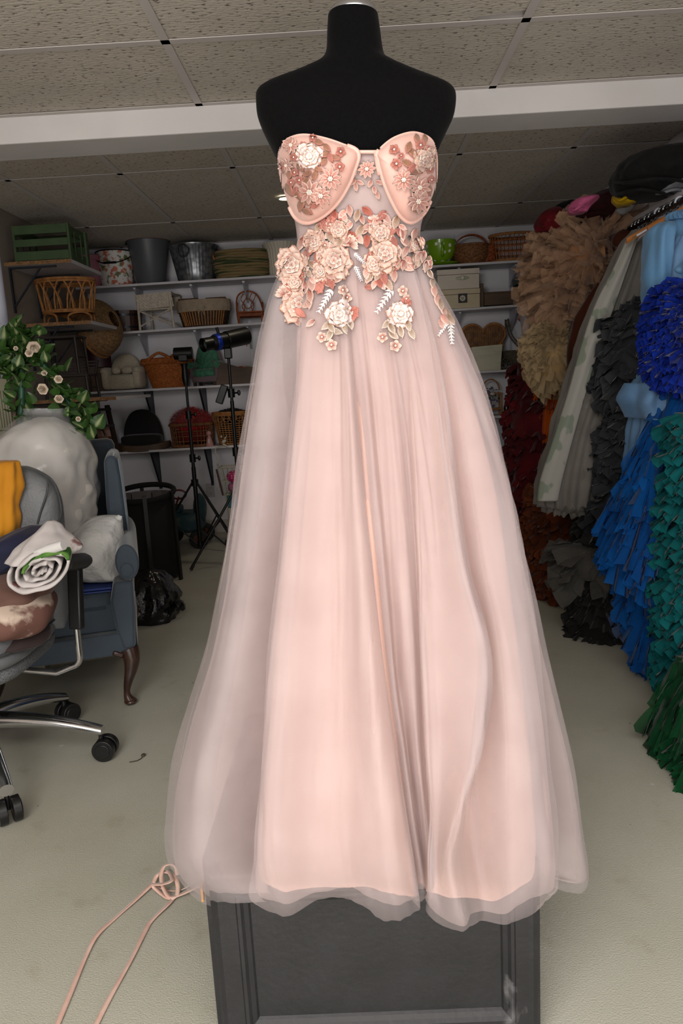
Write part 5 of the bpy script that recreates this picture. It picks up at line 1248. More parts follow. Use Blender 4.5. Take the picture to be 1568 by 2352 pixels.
MB().box(SC+V((0, 0, .335)), (.2, .2, .04)).build('seat_plate', bpl, oc, world=True, bevel=.01)
# back
bkr = [(1072, -60, 62, .04, 2.590), (1082, -80, 88, .05, 2.585), (1100, -90, 116, .055, 2.580), (1130, -95, 132, .058, 2.570), (1180, -95, 142, .06, 2.560), (1260, -95, 150, .062, 2.540), (1340, -90, 155, .064, 2.520), (1410, -85, 155, .06, 2.500), (1440, -80, 150, .03, 2.490)]
rowsurf(bkr, nz=.004, ns=8, flat=3.2, seg=72).build('backrest', lea, oc, world=True, smooth='all')
MB().tube(path([PY(110, 1098, 2.535), PY(108, 1130, 2.515), PY(92, 1180, 2.505), PY(80, 1230, 2.490)], 20), .0035, 6).build('back_seam', mat('dark_welt', ''), oc, world=True)
MB().tube(path([PY(86, 1083, 2.540), PY(118, 1102, 2.530), PY(134, 1135, 2.530), PY(140, 1180, 2.515), PY(124, 1215, 2.505)], 20), .0035, 6).build('back_seam', mat('dark_welt', ''), oc, world=True)
MB().box(((SC.x), 2.55, .47), (.10, .03, .30)).build('back_bracket', bpl, oc, world=True, bevel=.01)
# arm
YA = 2.30
arm = MB(); arm.tube([PY(150, 1296, 2.22), PY(165, 1292, 2.30), PY(190, 1288, 2.42), PY(198, 1287, 2.47)], [.022, .028, .028, .022], 14); arm.build('arm_pad', bpl, oc, world=True)
arm = MB(); a0, a1 = PY(172, 1305, YA+.05), PY(177, 1445, YA+.02); arm.bar(a0, a1, .045, .03); arm.build('arm_post', bpl, oc, world=True, bevel=.006)
lp = path([a1+V((0, 0, .02)), PY(180, 1480, YA+.02), PY(183, 1510, YA+.02), PY(176, 1526, YA+.02), PY(160, 1533, YA+.02), PY(130, 1545, YA+.02)], 24)
MB().tube(lp+[V((SC.x+.15, YA+.02, .345))], .011, 10).build('arm_tube', chrome, oc, world=True)
# clothes on the office chair
cloth = lambda n, c, c2=None, **k: mat(n, c, .85, c2=c2 or c, scale=k.get('scale', 4), bump=.3, bscale=16, sheen=.15)
t = thing('yellow_shirt', 'mustard yellow shirt draped over the top of the office chair back', 'shirt', (-1.5, 2.6, .9))
rowsurf([(1058, -15, 38, .02, 2.510), (1066, -30, 46, .045, 2.505), (1110, -30, 49, .055, 2.495), (1160, -30, 46, .055, 2.490), (1210, -30, 40, .05, 2.480), (1240, -30, 22, .035, 2.470), (1262, -30, 6, .015, 2.460)], nz=.012, ns=12, seed=3, folds=8, famp=.07).build('draped_cloth', cloth('mustard_jersey', 'd08c10', 'c07e0c'), t, world=True, smooth='all')
t = thing('navy_shirt', 'navy blue shirt bundled behind the white rolled clothes', 'shirt', (-1.5, 2.4, .6))
rowsurf([(1206, 70, 132, .02, 2.42), (1222, 28, 142, .07, 2.40), (1250, -20, 125, .09, 2.38), (1280, -30, 95, .09, 2.36), (1305, -30, 55, .07, 2.33), (1318, -30, 15, .03, 2.32)], nz=.02, ns=11, seed=6, folds=6, famp=.04).build('bundled_cloth', cloth('navy_jersey', '171c3e', '11152f'), t, world=True, smooth='all')
t = thing('brown_print_shirts', 'pile of brown and cream tie dye cloth on the office chair seat', 'folded clothes', (-1.45, 2.2, .53))
brp = mat('brown_bleach_print', '6d4a40', .85, c2='cbb7a6', scale=5, lo=.49, hi=.53, bump=.2, bscale=20, detail=8)
rowsurf([(1315, -40, 80, .04, 2.30), (1330, -60, 104, .12, 2.28), (1352, -60, 112, .14, 2.26), (1370, -60, 106, .14, 2.25)], nz=.012, ns=9, seed=9, folds=7, famp=.03).build('upper_fold', cloth('mocha_jersey', '75564b', '64473d'), t, world=True, smooth='all')
rowsurf([(1362, -60, 104, .12, 2.25), (1385, -60, 117, .15, 2.23), (1415, -60, 116, .15, 2.22), (1440, -60, 106, .13, 2.22), (1452, -60, 92, .08, 2.22)], nz=.012, ns=8, seed=12, folds=6, famp=.03).build('printed_fold', brp, t, world=True, smooth='all')
rowsurf([(1446, -60, 108, .10, 2.26), (1465, -60, 112, .14, 2.26), (1476, -60, 100, .10, 2.26)], nz=.012, ns=8, seed=14, folds=5, famp=.03).build('dark_fold', cloth('dark_brown_jersey', '2f2120'), t, world=True, smooth='all')
t = thing('rolled_white_clothes', 'white flower printed cloth rolled up on the office chair, green cloth showing inside', 'rolled clothes', (-1.4, 2.15, .62))
wfl = mat('white_flower_print', 'c9c2c0', .85, c2='7d5450', scale=9, lo=.66, hi=.70, bump=.25, bscale=18)
def spiral(r0, r1, t0, t1, y0, y1, cx=92, cy=1312, rx=84, ry=50, tilt=-.42, n=90, nz=.03, seed=0):
    def fn(u, v):
        a = t0+(t1-t0)*u; r = r0+(r1-r0)*u; r *= 1+nz*noise.noise(V((a*1.3, v*2, seed)))
        x, y = rx*r*cos(a), ry*r*sin(a); X = cx+x*cos(tilt)-y*sin(tilt); Y_ = cy+x*sin(tilt)+y*cos(tilt)
        p = PY(X, Y_, y0+.012*sin(a*3+u*5)); return V((p.x-(y1-y0)*v*.3, p.y+(y1-y0)*v, p.z+.02*v+.006*noise.noise(V((a*2, v*4, seed)))))
    return MB().grid(fn, n, 8)
spiral(.13, .98, 0, 2*pi*3.6, 2.10, 2.36, n=200, nz=.06).build('rolled_cloth', wfl, t, world=True, smooth='all', solid=.008)
spiral(.80, .92, 3.5, 6.5, 2.095, 2.30, n=60, rx=70, ry=36, cx=100, cy=1306).build('green_cloth', mat('tropical_green_print', '2f6a26', .8, c2='6f9440', scale=12), t, world=True, smooth='all', solid=.010)
rowsurf([(1196, 108, 122, .01, 2.26), (1206, 100, 134, .03, 2.25), (1222, 84, 150, .05, 2.24), (1240, 62, 176, .06, 2.22), (1262, 40, 178, .07, 2.20), (1290, 22, 120, .06, 2.19)], nz=.012, ns=13, seed=21, folds=6, famp=.06).build('loose_sleeve', wfl, t, world=True, smooth='all')
MB().tube([PY(84, 1272, 2.12), PY(112, 1262, 2.11), PY(146, 1252, 2.10)], [.013, .016, .015], 12).build('ribbed_cuff', mat('white_rib', 'd5d2d0', .8), t, world=True)
# ================================================================ hamper, bag, toys at the back left
fh = PZ(412, 1335, 0); Yh = fh.y+.12
t = thing('laundry_hamper', 'round black fabric laundry hamper with frame and clear liner behind the armchair', 'hamper', (PY(350, 1330, Yh).x, Yh, 0))
hx = t.location.x; zr = PY(350, 1135, Yh).z
hr = .185
MB().lathe([(.0005, .02), (hr, .02), (hr*1.02, zr*.5), (hr*1.05, zr)], 40).build('fabric_drum', mat('black_canvas', '0b0b0c', .85), t, solid=.004)
MB().tube([V((hr*1.06*cos(a), hr*1.06*sin(a), zr+.03*sin(a)+.01)) for a in [2*pi*i/48 for i in range(48)]], .018, 8, closed=True).build('top_rim', mat('black_canvas', ''), t)
MB().lathe([(hr*.98, zr-.25), (hr*1.0, zr-.02), (hr*.99, zr+.0)], 60, wave=lambda th, k, r, z: .006*sin(th*17)).build('plastic_liner', mat('pale_liner', '8d8787', .5, alpha=.8), t)
for a in (-.35, 1.9, 3.6, 5.0): MB().bar(V((hr*1.22*cos(a), hr*1.22*sin(a), 0)), V((hr*1.17*cos(a), hr*1.17*sin(a), zr+.02)), .025, .018).build('frame_leg', bpl, t, smooth=False)
fb = PZ(352, 1436, 0); Yb_ = fb.y+.17
t = thing('garbage_bag', 'shiny black garbage bag slumped on the floor beside the blue armchair', 'bag', (PY(350, 1400, Yb_).x, Yb_, 0))
gb = mat('black_bin_liner', '08080a', .22, bump=.8, bscale=22, c2='0c0c0e', scale=5)
zlo = [(1306, 330, 352, .02), (1318, 310, 375, .08), (1345, 296, 398, .15), (1375, 292, 410, .18), (1405, 294, 412, .19), (1425, 300, 398, .17)]
rowsurf([(a, b_, c_, d, Yb_) for a, b_, c_, d in zlo], nz=.035, ns=11, seed=31, folds=11, famp=.03).build('bag_body', gb, t, world=True, smooth='all')
p0 = PY(404, 1398, Yb_-.05); MB().tube(path([p0, PY(412, 1392, Yb_-.05), PY(420, 1388, Yb_-.06)], 8), [.02]*4+[.03, .035, .02, .008], 8).build('tied_neck', gb, t, world=True)
# toy pedal truck
Yt = 5.72; tc_ = PZ(425, 1238, 0)
t = thing('pedal_car', 'old teal toy pedal car with worn paint and red steering wheel against the back wall', 'toy car', (PY(425, 1200, Yt).x, Yt, 0))
tp = mat('worn_teal_paint', '1e3f46', .6, c2='4a5a52', scale=9, lo=.52, hi=.62, detail=8)
MB().box((-.02, 0, .20), (.34, .24, .16)).build('car_body', tp, t, bevel=.03); MB().box((-.10, 0, .30), (.16, .2, .06)).build('hood', tp, t, bevel=.02)
b = MB(); b.ell((.13, 0, .30), (.05, .11, .12), 24); b.build('rounded_seat_back', tp, t)
for x in (-.13, .13):
    for y in (-.14, .14):
        b = MB(); b.grid(lambda u, v: V((x+.075*cos(2*pi*u), y-.018+.036*v, .075+.075*sin(2*pi*u))), 28, 2, wu=True, cap=True); w_ = b.build('wheel', mat('black_rubber', '0f0f10', .6), t, bevel=.006)
        b = MB(); b.grid(lambda u, v: V((x+.04*cos(2*pi*u), y-.022+.044*v, .075+.04*sin(2*pi*u))), 20, 2, wu=True, cap=True); b.build('wheel_hub', mat('rusty_hub', '5a3524', .5, metal=.3), w_)
for s in (-1, 1): MB().ell((-.21, s*.07, .18), (.022, .022, .022), 14).build('headlamp', mat('polished_aluminium', ''), t)
MB().tube([V((-.03+.06*cos(a), .0-.01, .42+.035*sin(a))) for a in [2*pi*i/24 for i in range(24)]], .008, 7, closed=True).build('steering_wheel', mat('dull_red_paint', '5c1d16', .5), t)
MB().tube([V((-.03, -.01, .40)), V((-.07, 0, .31))], .008, 7).build('steering_column', mat('dull_red_paint', ''), t)
# toy shopping trolley
Yc = 5.70; t = thing('toy_shopping_trolley', 'cream wire doll trolley with a teal basket beside the light stand', 'toy trolley', (PY(530, 1200, Yc).x, Yc, 0)); cw_ = mat('cream_wire', 'a89f88', .5)
def tp_(px, py, y=Yc-.08): return PY(px, py, y)-t.location
b = MB(); 
zt, zb_ = tp_(505, 1075).z, tp_(515, 1138).z; xl_, xr_ = tp_(503, 1100).x, tp_(590, 1100).x
for z, k in ((zt, 0), (zb_, .03), ((zt+zb_)/2, .015)): b.tube([V((xl_+k, -.09+k, z)), V((xr_, -.09+k, z)), V((xr_, .09-k, z)), V((xl_+k, .09-k, z))], .005 if z != (zt+zb_)/2 else .003, 6, closed=True)
for i in range(9):
    x = xl_+(xr_-xl_)*i/8; b.tube([V((x, -.09, zt)), V((x+.03*(1-i/8), -.06, zb_))], .0025, 5); b.tube([V((x, .09, zt)), V((x+.03*(1-i/8), .06, zb_))], .0025, 5)
for i in range(3): b.tube([V((xl_, -.08+.08*i, zt)), V((xl_+.03, -.05+.05*i, zb_))], .0025, 5)
b.build('wire_cage', cw_, t, kind='stuff')
MB().bar(tp_(497, 1078), tp_(512, 1138), .014).build('corner_post', mat('rusty_brown', '3e2118', .6), t, smooth=False)
for sy in (-1, 1):
    MB().tube([V((xl_+.04, sy*.07, zb_)), V((xl_+.05, sy*.07, .24)), V((xl_+.03, sy*.075, .05))], .006, 6).build('trolley_leg', cw_, t)
    MB().tube([V((xr_-.03, sy*.07, zb_)), V((xr_-.03, sy*.07, .05))], .006, 6).build('trolley_leg', cw_, t)
MB().tube([V((xl_+.03, -.07, .14)), V((xr_-.03, -.07, .14)), V((xr_-.03, .07, .14)), V((xl_+.03, .07, .14))], .005, 6, closed=True).build('lower_frame', cw_, t)
for x in (xl_+.03, xr_-.03):
    for sy in (-1, 1):
        b = MB(); b.grid(lambda u, v: V((x+.028*cos(2*pi*u), sy*.075-.008+.016*v, .028+.028*sin(2*pi*u))), 18, 2, wu=True, cap=True); b.build('wheel', mat('black_rubber', ''), t)
MB().box(((xl_+xr_)/2+.01, 0, zb_-.055), (xr_-xl_-.06, .13, .10)).build('teal_basket', mat('teal_plastic', '2e6470', .5), t, bevel=.012)
q = thing('polka_hat', 'hot pink polka dot hat in the toy trolley', 'hat', t.location+V((0, 0, zb_+.0)))
hm_ = mat('pink_polka_cotton', 'b01e5e', .8); polka(hm_, 'e9b6c9', 60, .25)
MB().ell(tp_(538, 1096)-V((0, -.03, zb_)), (.065, .05, .05), 22, nz=.1).build('hat_crown', hm_, q)
MB().ell(tp_(540, 1120)-V((0, -.03, zb_)), (.06, .05, .045), 20, nz=.25, ns=6).build('pink_lace_trim', mat('pink_lace', 'a2607c', .8, bump=.6, bscale=80), q)
# ================================================================ light stands
bm_ = mat('black_anodised', '0c0c0d', .38, metal=.3)
def stand(label, foot, top, feet, hub_h, spread_h, joints, name='light_stand'):
    t = thing(name, label, 'light stand', (foot.x, foot.y, 0)); O = t.location
    f, tp2 = V((0, 0, spread_h)), top-V(O)
    MB().tube([V((0, 0, .03)), V((0, 0, hub_h+.12))], .017, 12).build('lower_tube', bm_, t)
    MB().tube([V((0, 0, hub_h+.1)), V((0, 0, tp2.z*.8))], .0135, 12).build('middle_tube', bm_, t)
    MB().tube([V((0, 0, tp2.z*.78)), V((0, 0, tp2.z))], .010, 12).build('upper_tube', bm_, t)
    for z in joints:
        MB().tube([V((0, 0, z-.03)), V((0, 0, z+.03))], .024, 14).build('clamp_collar', bm_, t)
        b = MB(); b.tube([V((0, 0, z)), V((.045, -.02, z))], .006, 8); b.ell((.055, -.024, z), (.012, .006, .020), 12); b.build('clamp_knob', bm_, t)
    MB().tube([V((0, 0, hub_h-.025)), V((0, 0, hub_h+.025))], .028, 14).build('leg_hub', bm_, t)
    MB().tube([V((0, 0, .03)), V((0, 0, .06))], .022, 14).build('spreader_hub', bm_, t)
    for a in feet:
        e = V((cos(a)*.38, sin(a)*.38, .012)); s_ = V((cos(a)*.02, sin(a)*.02, hub_h))
        MB().tube([s_, e], .009, 8).build('leg', bm_, t); m_ = s_+(e-s_)*.55
        MB().tube([V((cos(a)*.02, sin(a)*.02, .045)), m_], .006, 7).build('leg_brace', bm_, t)
        MB().tube([e-(e-s_).normalized()*.04, e+V((0, 0, -.002))], .0115, 8).build('rubber_foot', mat('black_rubber', ''), t)
    return t, V((O.x, O.y, tp2.z))
f1 = PZ(461, 1262, 0)
top1 = PY(421, 885, f1.y)
st1, h1 = stand('slim black light stand with a small flash head, left of the two stands', f1, V((f1.x, f1.y, top1.z)), (-.5, 1.0, 3.2), .53, .1, (.72, 1.05))
hd = thing('flash_head', 'small black flash head with grip on the left light stand', 'flash', V((f1.x, f1.y, top1.z)))
MB().tube([V((0, 0, 0)), V((0, 0, .05)), V((0, 0, .13)), V((0, 0, .16))], [.018, .028, .022, .03], 16).build('grip', bm_, hd)
MB().box((0, 0, .20), (.07, .08, .05)).build('bracket', bm_, hd, bevel=.006)
MB().grid(lambda u, v: V((-.07+.14*v, .045*cos(2*pi*u)*.8, .235+.045*sin(2*pi*u))), 24, 3, wu=True, cap=True).build('flash_body', bm_, hd, bevel=.006)
f2 = V((PY(549, 1130, 5.0).x, 5.0, 0)); top2 = PY(526, 822, 5.0)
st2, h2 = stand('black light stand carrying the spotlight projector, partly behind the gown', f2, V((f2.x, f2.y, top2.z)), (3.5, 1.5, -.6), .55, .1, (.80, 1.20))
b = MB(); s2 = PY(522, 905, 5.0)-V(st2.location); b.box(s2+V((-.035, -.01, 0)), (.05, .04, .13), rot=Ry(.4)); b.build('remote_holder', bm_, st2, bevel=.006)
z2 = top2.z; pjt = thing('spot_projector', 'black spotlight projector with a blue ring and glass lens on its stand', 'spotlight', V((f2.x, f2.y, z2)))
a = PY(466, 793, 4.86); e = PY(566, 771, 5.1); d = (e-a).normalized(); O = V(pjt.location)
MB().box((0, 0, .03), (.05, .05, .07)).build('yoke', bm_, pjt, bevel=.006)
def cyl(p, q, r0, r1, name, m, hollow=False, seg=32):
    b = MB(); b.tube([p-O, q-O], [r0, r1], seg); return b.build(name, m, pjt, bevel=.003)
Lp = (e-a).length
def cp_(s_): return a+d*(Lp*s_)
def hol(s0, s1, r0, r1, th, name, m):
    b = MB(); qd = d.to_track_quat('Z', 'Y').to_matrix(); L_ = Lp*(s1-s0)
    b.lathe([(r0-th, 0), (r0, 0), (r1, L_), (r1-th, L_), (r0-th, .0)], 40, rot=qd, c=cp_(s0)-O); return b.build(name, m, pjt)
hol(0, .20, .046, .042, .005, 'lens_barrel', bm_)
cyl(cp_(.19), cp_(.27), .043, .052, 'barrel_step', bm_)
cyl(cp_(.26), cp_(.34), .054, .058, 'focus_ring', mat('blue_anodised', '1236a8', .3, metal=.5, coat=.4))
cyl(cp_(.33), cp_(.52), .056, .052, 'shutter_section', bm_); cyl(cp_(.51), cp_(1.0), .058, .060, 'lamp_housing', bm_)
b = MB(); qd = d.to_track_quat('Z', 'Y').to_matrix(); b.ell(cp_(.08)-O, (.034, .034, .008), 24, rot=qd); b.build('glass_lens', mat('lens_glass', '4a564e', .05, coat=1, spec=.9), pjt)
MB().tube([cp_(.36)-O+V((0, 0, .05)), cp_(.33)-O+V((0, 0, .095))], .010, 10).build('shutter_handle', bm_, pjt)
MB().tube(path([cp_(.98)-O+V((0, 0, .05)), cp_(1.06)-O+V((0, 0, 0)), cp_(.98)-O+V((0, 0, -.07))], 12), .004, 6).build('orange_cord', mat('orange_cord', 'a9662a', .6), pjt, label='orange cord loop')
# ================================================================ garland, tubes, at the far left
Yg = 3.02
t = thing('leafy_garland', 'artificial ivy garland with cream roses wound over a green pole at the left edge', 'garland', PY(60, 1000, Yg))
stem = mat('dark_green_stem', '1c4a33', .5)
gA = path([PY(-20, 840, Yg), PY(10, 800, Yg), PY(40, 790, Yg), PY(75, 800, Yg), PY(95, 830, Yg), PY(130, 880, Yg), PY(160, 930, Yg), PY(185, 975, Yg), PY(188, 990, Yg)], 60)
MB().tube(gA, .011, 8).build('garland_stem', stem, t, world=True)
gB = [PY(48, 790, Yg-.01), PY(50, 900, Yg-.01), PY(46, 1010, Yg-.01)]; MB().tube(gB, .014, 10).build('green_pole', stem, t, world=True)
MB().bar(PY(38, 800, Yg+.03), PY(34, 1020, Yg+.03), .02, .012).build('brown_lath', mat('brown_lath', '5a4a3c', .7), t, world=True, smooth=False)
def leafmesh(w_, l):
    b = MB(); n = 7
    def fn(u, v):
        s_ = (u-.5)*2; x = w_*s_*(sin(pi*min(1, v**.62*.97+.02)))**.8; return V((x, l*v, .12*l*(abs(s_)*.8)-.25*l*v*v+.02*l*sin(v*14)*(1-abs(s_))*.3))
    b.grid(fn, 7, n, col=lambda u, v: mixc(lin('9fa876'), lin('29481d'), (abs(u-.5)*2)*2.6+abs(v-.4)*.9)); return b
lm_ = mat('variegated_leaf', 'ffffff', .4, vcol=True, bump=.15, bscale=60); dlm = mat('plain_green_leaf', '33551f', .42, c2='263f16', scale=20)
l1 = leafmesh(.031, .070).build('leaf', lm_, t, smooth='all'); l2 = leafmesh(.024, .054).build('leaf', dlm, t, smooth='all')
R = random.Random(5)
lp_ = [(R.choice(gA) if R.random() < .72 else gB[0]+(gB[1]-gB[0])*R.random()*1.6) for _ in range(230)]
for k, p in enumerate(lp_):
    src = l1 if k % 3 == 0 else l2
    off = V((R.uniform(-1, 1), R.uniform(-1, .3), R.uniform(-.8, 1.0)))*(.065 if k < 150 else .03)
    e_ = (R.uniform(.4, 1.5), R.uniform(-.6, .6), R.uniform(-3.1, 3.1)); s_ = R.uniform(.65, 1.15)
    L = p+off-V(t.location)
    if k == 0: l1.location = L; l1.rotation_euler = e_; continue
    if k == 1: l2.location = L; l2.rotation_euler = e_; continue
    share(src, 'leaf', loc=L, rot=e_, scale=(s_,)*3)
rm = mat('cream_silk_rose', 'dccbb8', .7, c2='d2bfa8', scale=30)
def silkrose(px, py, r):
    b = MB(); c_ = PY(px, py, Yg-.07); fr = (CAM-c_).to_track_quat('Z', 'Y').to_matrix() @ Rx(R.uniform(-.5, .5)) @ Ry(R.uniform(-.5, .5))
    for ring, (n, k, tl) in enumerate(((6, 1, .25), (5, .72, .8), (4, .45, 1.2))):
        for i in range(n):
            a = 2*pi*i/n+ring*.5
            def fn(u, v):
                s_ = (u-.5)*2; rr = r*k*v; w2 = r*.55*k*sin(pi*min(1, v**1.3*.9+.08))**.6; z = r*tl*v**1.5+.1*r*s_*s_
                x, y = rr*cos(a)-sin(a)*s_*w2, rr*sin(a)+cos(a)*s_*w2; return c_+fr @ V((x*(1-.3*tl*v), y*(1-.3*tl*v), z))
            b.grid(fn, 5, 5)
    return b.build('silk_rose', rm, t, world=True, smooth='all')
for x, y, r in ((76, 795, .034), (68, 812, .022), (100, 893, .030), (102, 858, .016), (134, 872, .022), (135, 918, .024), (180, 962, .014), (36, 800, .012)): silkrose(x, y, r*.85)
t = thing('backdrop_roll', 'upright roll of pale grey backdrop paper with navy print at the left edge', 'paper roll', (PY(0, 720, 3.2).x, 3.2, PY(5, 868, 3.15).z+.001))
rz_ = PY(4, 590, 3.2).z-t.location.z; rp = V((0, 0, PY(8, 790, 3.2).z-t.location.z-.05))
MB().tube([V((0, 0, 0)), V((0, 0, rz_))], .030, 24).build('paper_tube', mat('grey_backdrop_paper', '9a9ca8', .6), t)
MB().lathe([(.012, 0), (.027, 0), (.027, .006), (.012, .006), (.012, 0)], 24, c=(0, 0, rz_)).build('tube_cap', mat('outlet_white', ''), t)
nv = mat('navy_ink', '1d2452', .5)
MB().tube([V((.010+.016*cos(a), -.0305+.006*abs(cos(a)), rp.z+.05+.020*sin(a))) for a in [2*pi*i/24 for i in range(24)]], .0028, 6, closed=True).build('printed_letter', nv, t)
for k in range(3): MB().box((.008, -.0302, rp.z+.085+.008*k), (.03-.006*k, .001, .003)).build('printed_line', nv, t, smooth=False)
t = thing('space_heater', 'ribbed beige heater panel standing at the left edge under the garland', 'heater', (PY(-10, 1000, 3.15).x, 3.2, 0))
hz1, hz0 = PY(5, 868, 3.15).z, PY(5, 990, 3.15).z; hb = mat('beige_enamel', '7d7a64', .5)
MB().box((0, 0, hz0/2), (.16, .10, hz0)).build('heater_base', hb, t, smooth=False, bevel=.006); MB().box((-.0, .01, (hz0+hz1)/2), (.13, .06, hz1-hz0)).build('heater_panel', hb, t, smooth=False, bevel=.004)
for k in range(10): MB().box((-.054+.012*k, -.022, (hz0+hz1)/2-.02), (.006, .008, (hz1-hz0)*.7)).build('fin', hb, t, smooth=False)
# ================================================================ ribbon, dead leaf on the floor
t = thing('satin_ribbon', 'long thin blush satin ribbon trailing in loops across the floor beside the plinth', 'ribbon', PZ(300, 2150, 0))
rbm = mat('blush_satin_ribbon', 'e2bfb0', .35, c2='d9b0a0', scale=30, sheen=.4)
def rib(pts, lift, name='ribbon_tail', w_=.0105):
    P = [PZ(x, y, l) for (x, y), l in zip(pts, lift)]; P = path(P, 70); b = MB(); n = len(P)
    nr = []
    for i in range(n): a = .22*sin(i*.21)+(.0); nr.append(V((sin(a)*.8, 0, cos(a))).normalized())
    b.strip(P, w_, nrm=nr); b.build(name, rbm, t, world=True, smooth='all', solid=.0006)
rib([(118, 2385), (160, 2285), (195, 2200), (222, 2148), (262, 2110), (305, 2072), (352, 2028)], [.005, .006, .005, .008, .004, .006, .010])
rib([(205, 2385), (250, 2295), (300, 2205), (335, 2135), (350, 2112), (385, 2078), (400, 2060)], [.005]*5+[.008, .006])
rib([(352, 2028), (362, 2008), (380, 2002), (400, 2012), (408, 2035), (404, 2058), (385, 2062), (362, 2045), (352, 2032), (375, 2030), (395, 2020), (385, 1998)], [.010, .02, .03, .03, .02, .01, .008, .012, .02, .03, .035, .03], 'ribbon_loop')
rib([(407, 2010), (404, 1992), (392, 1984), (376, 1990), (370, 2010), (374, 2035), (384, 2055), (396, 2060), (420, 2052), (458, 2034)], [.03, .04, .045, .04, .03, .02, .012, .010, .012, .018], 'ribbon_loop')
rib([(352, 2030), (368, 2040), (390, 2046), (415, 2044), (438, 2032), (450, 2020)], [.012, .008, .008, .01, .02, .03], 'ribbon_end', .004)
t = thing('dried_flower', 'small dried flower stem lying on the floor near the chair caster', 'dried flower', PZ(320, 1740, 0)); dfm = mat('dried_brown', '4a3f30', .8)
MB().tube([PZ(x, y, .004) for x, y in ((297, 1750), (305, 1749), (315, 1747), (324, 1742), (329, 1735))], .0016, 6).build('stem', dfm, t, world=True)
b = MB(); b.ell(PZ(329, 1734, .007), (.008, .008, .005), 12, nz=.4, ns=60); b.build('flower_head', dfm, t, world=True)
# ================================================================ the clothes rail on the right
def gmat(n, c, c2, alpha=1, **k): return mat(n, c, .8, c2=c2, scale=k.get('scale', 6), alpha=alpha, sheen=.15, spec=.15, trans=k.get('trans', .15), bump=k.get('bump', .1), bscale=k.get('bs', 50))
RAILX, RAILZ = 1.37, 1.875
def hanger(name, label, y, colm, x=RAILX, wire_=False, drop=.12, half=.19):
    t = thing(name, label, 'hanger', (x, y, RAILZ))
    hk_ = [V((.019*cos(a), 0, .0+.019*sin(a))) for a in [(-.6+3.9*i/12) for i in range(13)]]
    MB().tube([V((0, 0, -drop*.45)), V((.0, 0, -.035))]+[V((.012, 0, -.022))]+hk_, .0025 if wire_ else .0045, 7).build('hook', mat('hanger_steel', '9a9a9c', .3, metal=.9) if colm is not 'w' else mat('white_hanger', 'c9cbd6', .4), t)
    pts = [V((-half, 0, -drop-.02)), V((-half*.6, 0, -drop+.015)), V((-half*.2, 0, -drop*.5)), V((0, 0, -drop*.42)), V((half*.2, 0, -drop*.5)), V((half*.6, 0, -drop+.015)), V((half, 0, -drop-.02))]
    if colm == 'wood': MB().grid(lambda u, v: cr(pts, v)+V((0, .006*cos(2*pi*u), .013*sin(2*pi*u))), 10, 26, wu=True, cap=True).build('shoulder_bar', mat('hanger_wood', 'a5672f', .4, coat=.3), t)
    else: MB().tube(path(pts, 26), .0045 if colm == 'w' else .002, 8).build('shoulder_bar', mat('white_hanger', 'c9cbd6', .4) if colm == 'w' else mat('hanger_steel', ''), t)
    return t
for k, (px, c_, l) in enumerate(((1590, 'wood', 'wooden hanger nearest the camera, at the right edge of the photo'), (1562, 'w', 'white plastic hanger nearest the camera'), (1550, 'steel', 'steel hook just behind the nearest white hanger'),
                 (1534, 'wood', 'wooden hanger behind the gathered neckline of the light blue gown'), (1524, 'steel', 'steel hook with the small end ball beside the middle white hanger'), (1514, 'w', 'thick white plastic hanger in the middle of the rail'), (1500, 'wood', 'wooden hanger with the clear plastic cover below it'),
                 (1490, 'steel', 'curved steel hook to the left of the middle white hanger'), (1476, 'wood', 'wooden hanger over the top of the grey tulle gown'), (1468, 'steel', 'thin steel hook close to the peach tulle'), (1460, 'steel', 'furthest steel hook, half behind the peach tulle'))):
    yy = PX(px, 500-(px-1465)*.505-14, RAILX).y
    hanger('coat_hanger', l, yy, c_, drop=.10, half=.17 if px > 1530 else .11)
def garment(name, label, parts, cat='gown', loc=None):
    r0 = parts[0]['rows'][0]; P0 = PY((r0[1]+r0[2])/2, r0[0], r0[4])
    t = thing(name, label, cat, loc or (P0.x, P0.y, P0.z))
    for k, p in enumerate(parts):
        s = rowsurf(p['rows'], seed=p.get('seed', k+1), folds=p.get('folds', 0), famp=p.get('famp', 0), nz=p.get('nz', .015), ns=p.get('ns', 8), seg=p.get('seg', 64), jag=p.get('jag', 0))
        if p.get('body', True): s.build(p['n'], p['m'], t, world=True, smooth='all')
        if 'ruf' in p:
            for r in p['ruf']: scatter(s, r['n'], r['s'], r['m'], t, r.get('name', 'ruffle'), seed=r.get('seed', 3)+k, **r.get('k', {}))
    return t
def rw(lst, d, Y): return [(a, b_, c_, d*(c_-b_)/100, Y if not isinstance(Y, tuple) else Y[0]+(Y[1]-Y[0])*i/(len(lst)-1)) for i, (a, b_, c_) in enumerate(lst)]
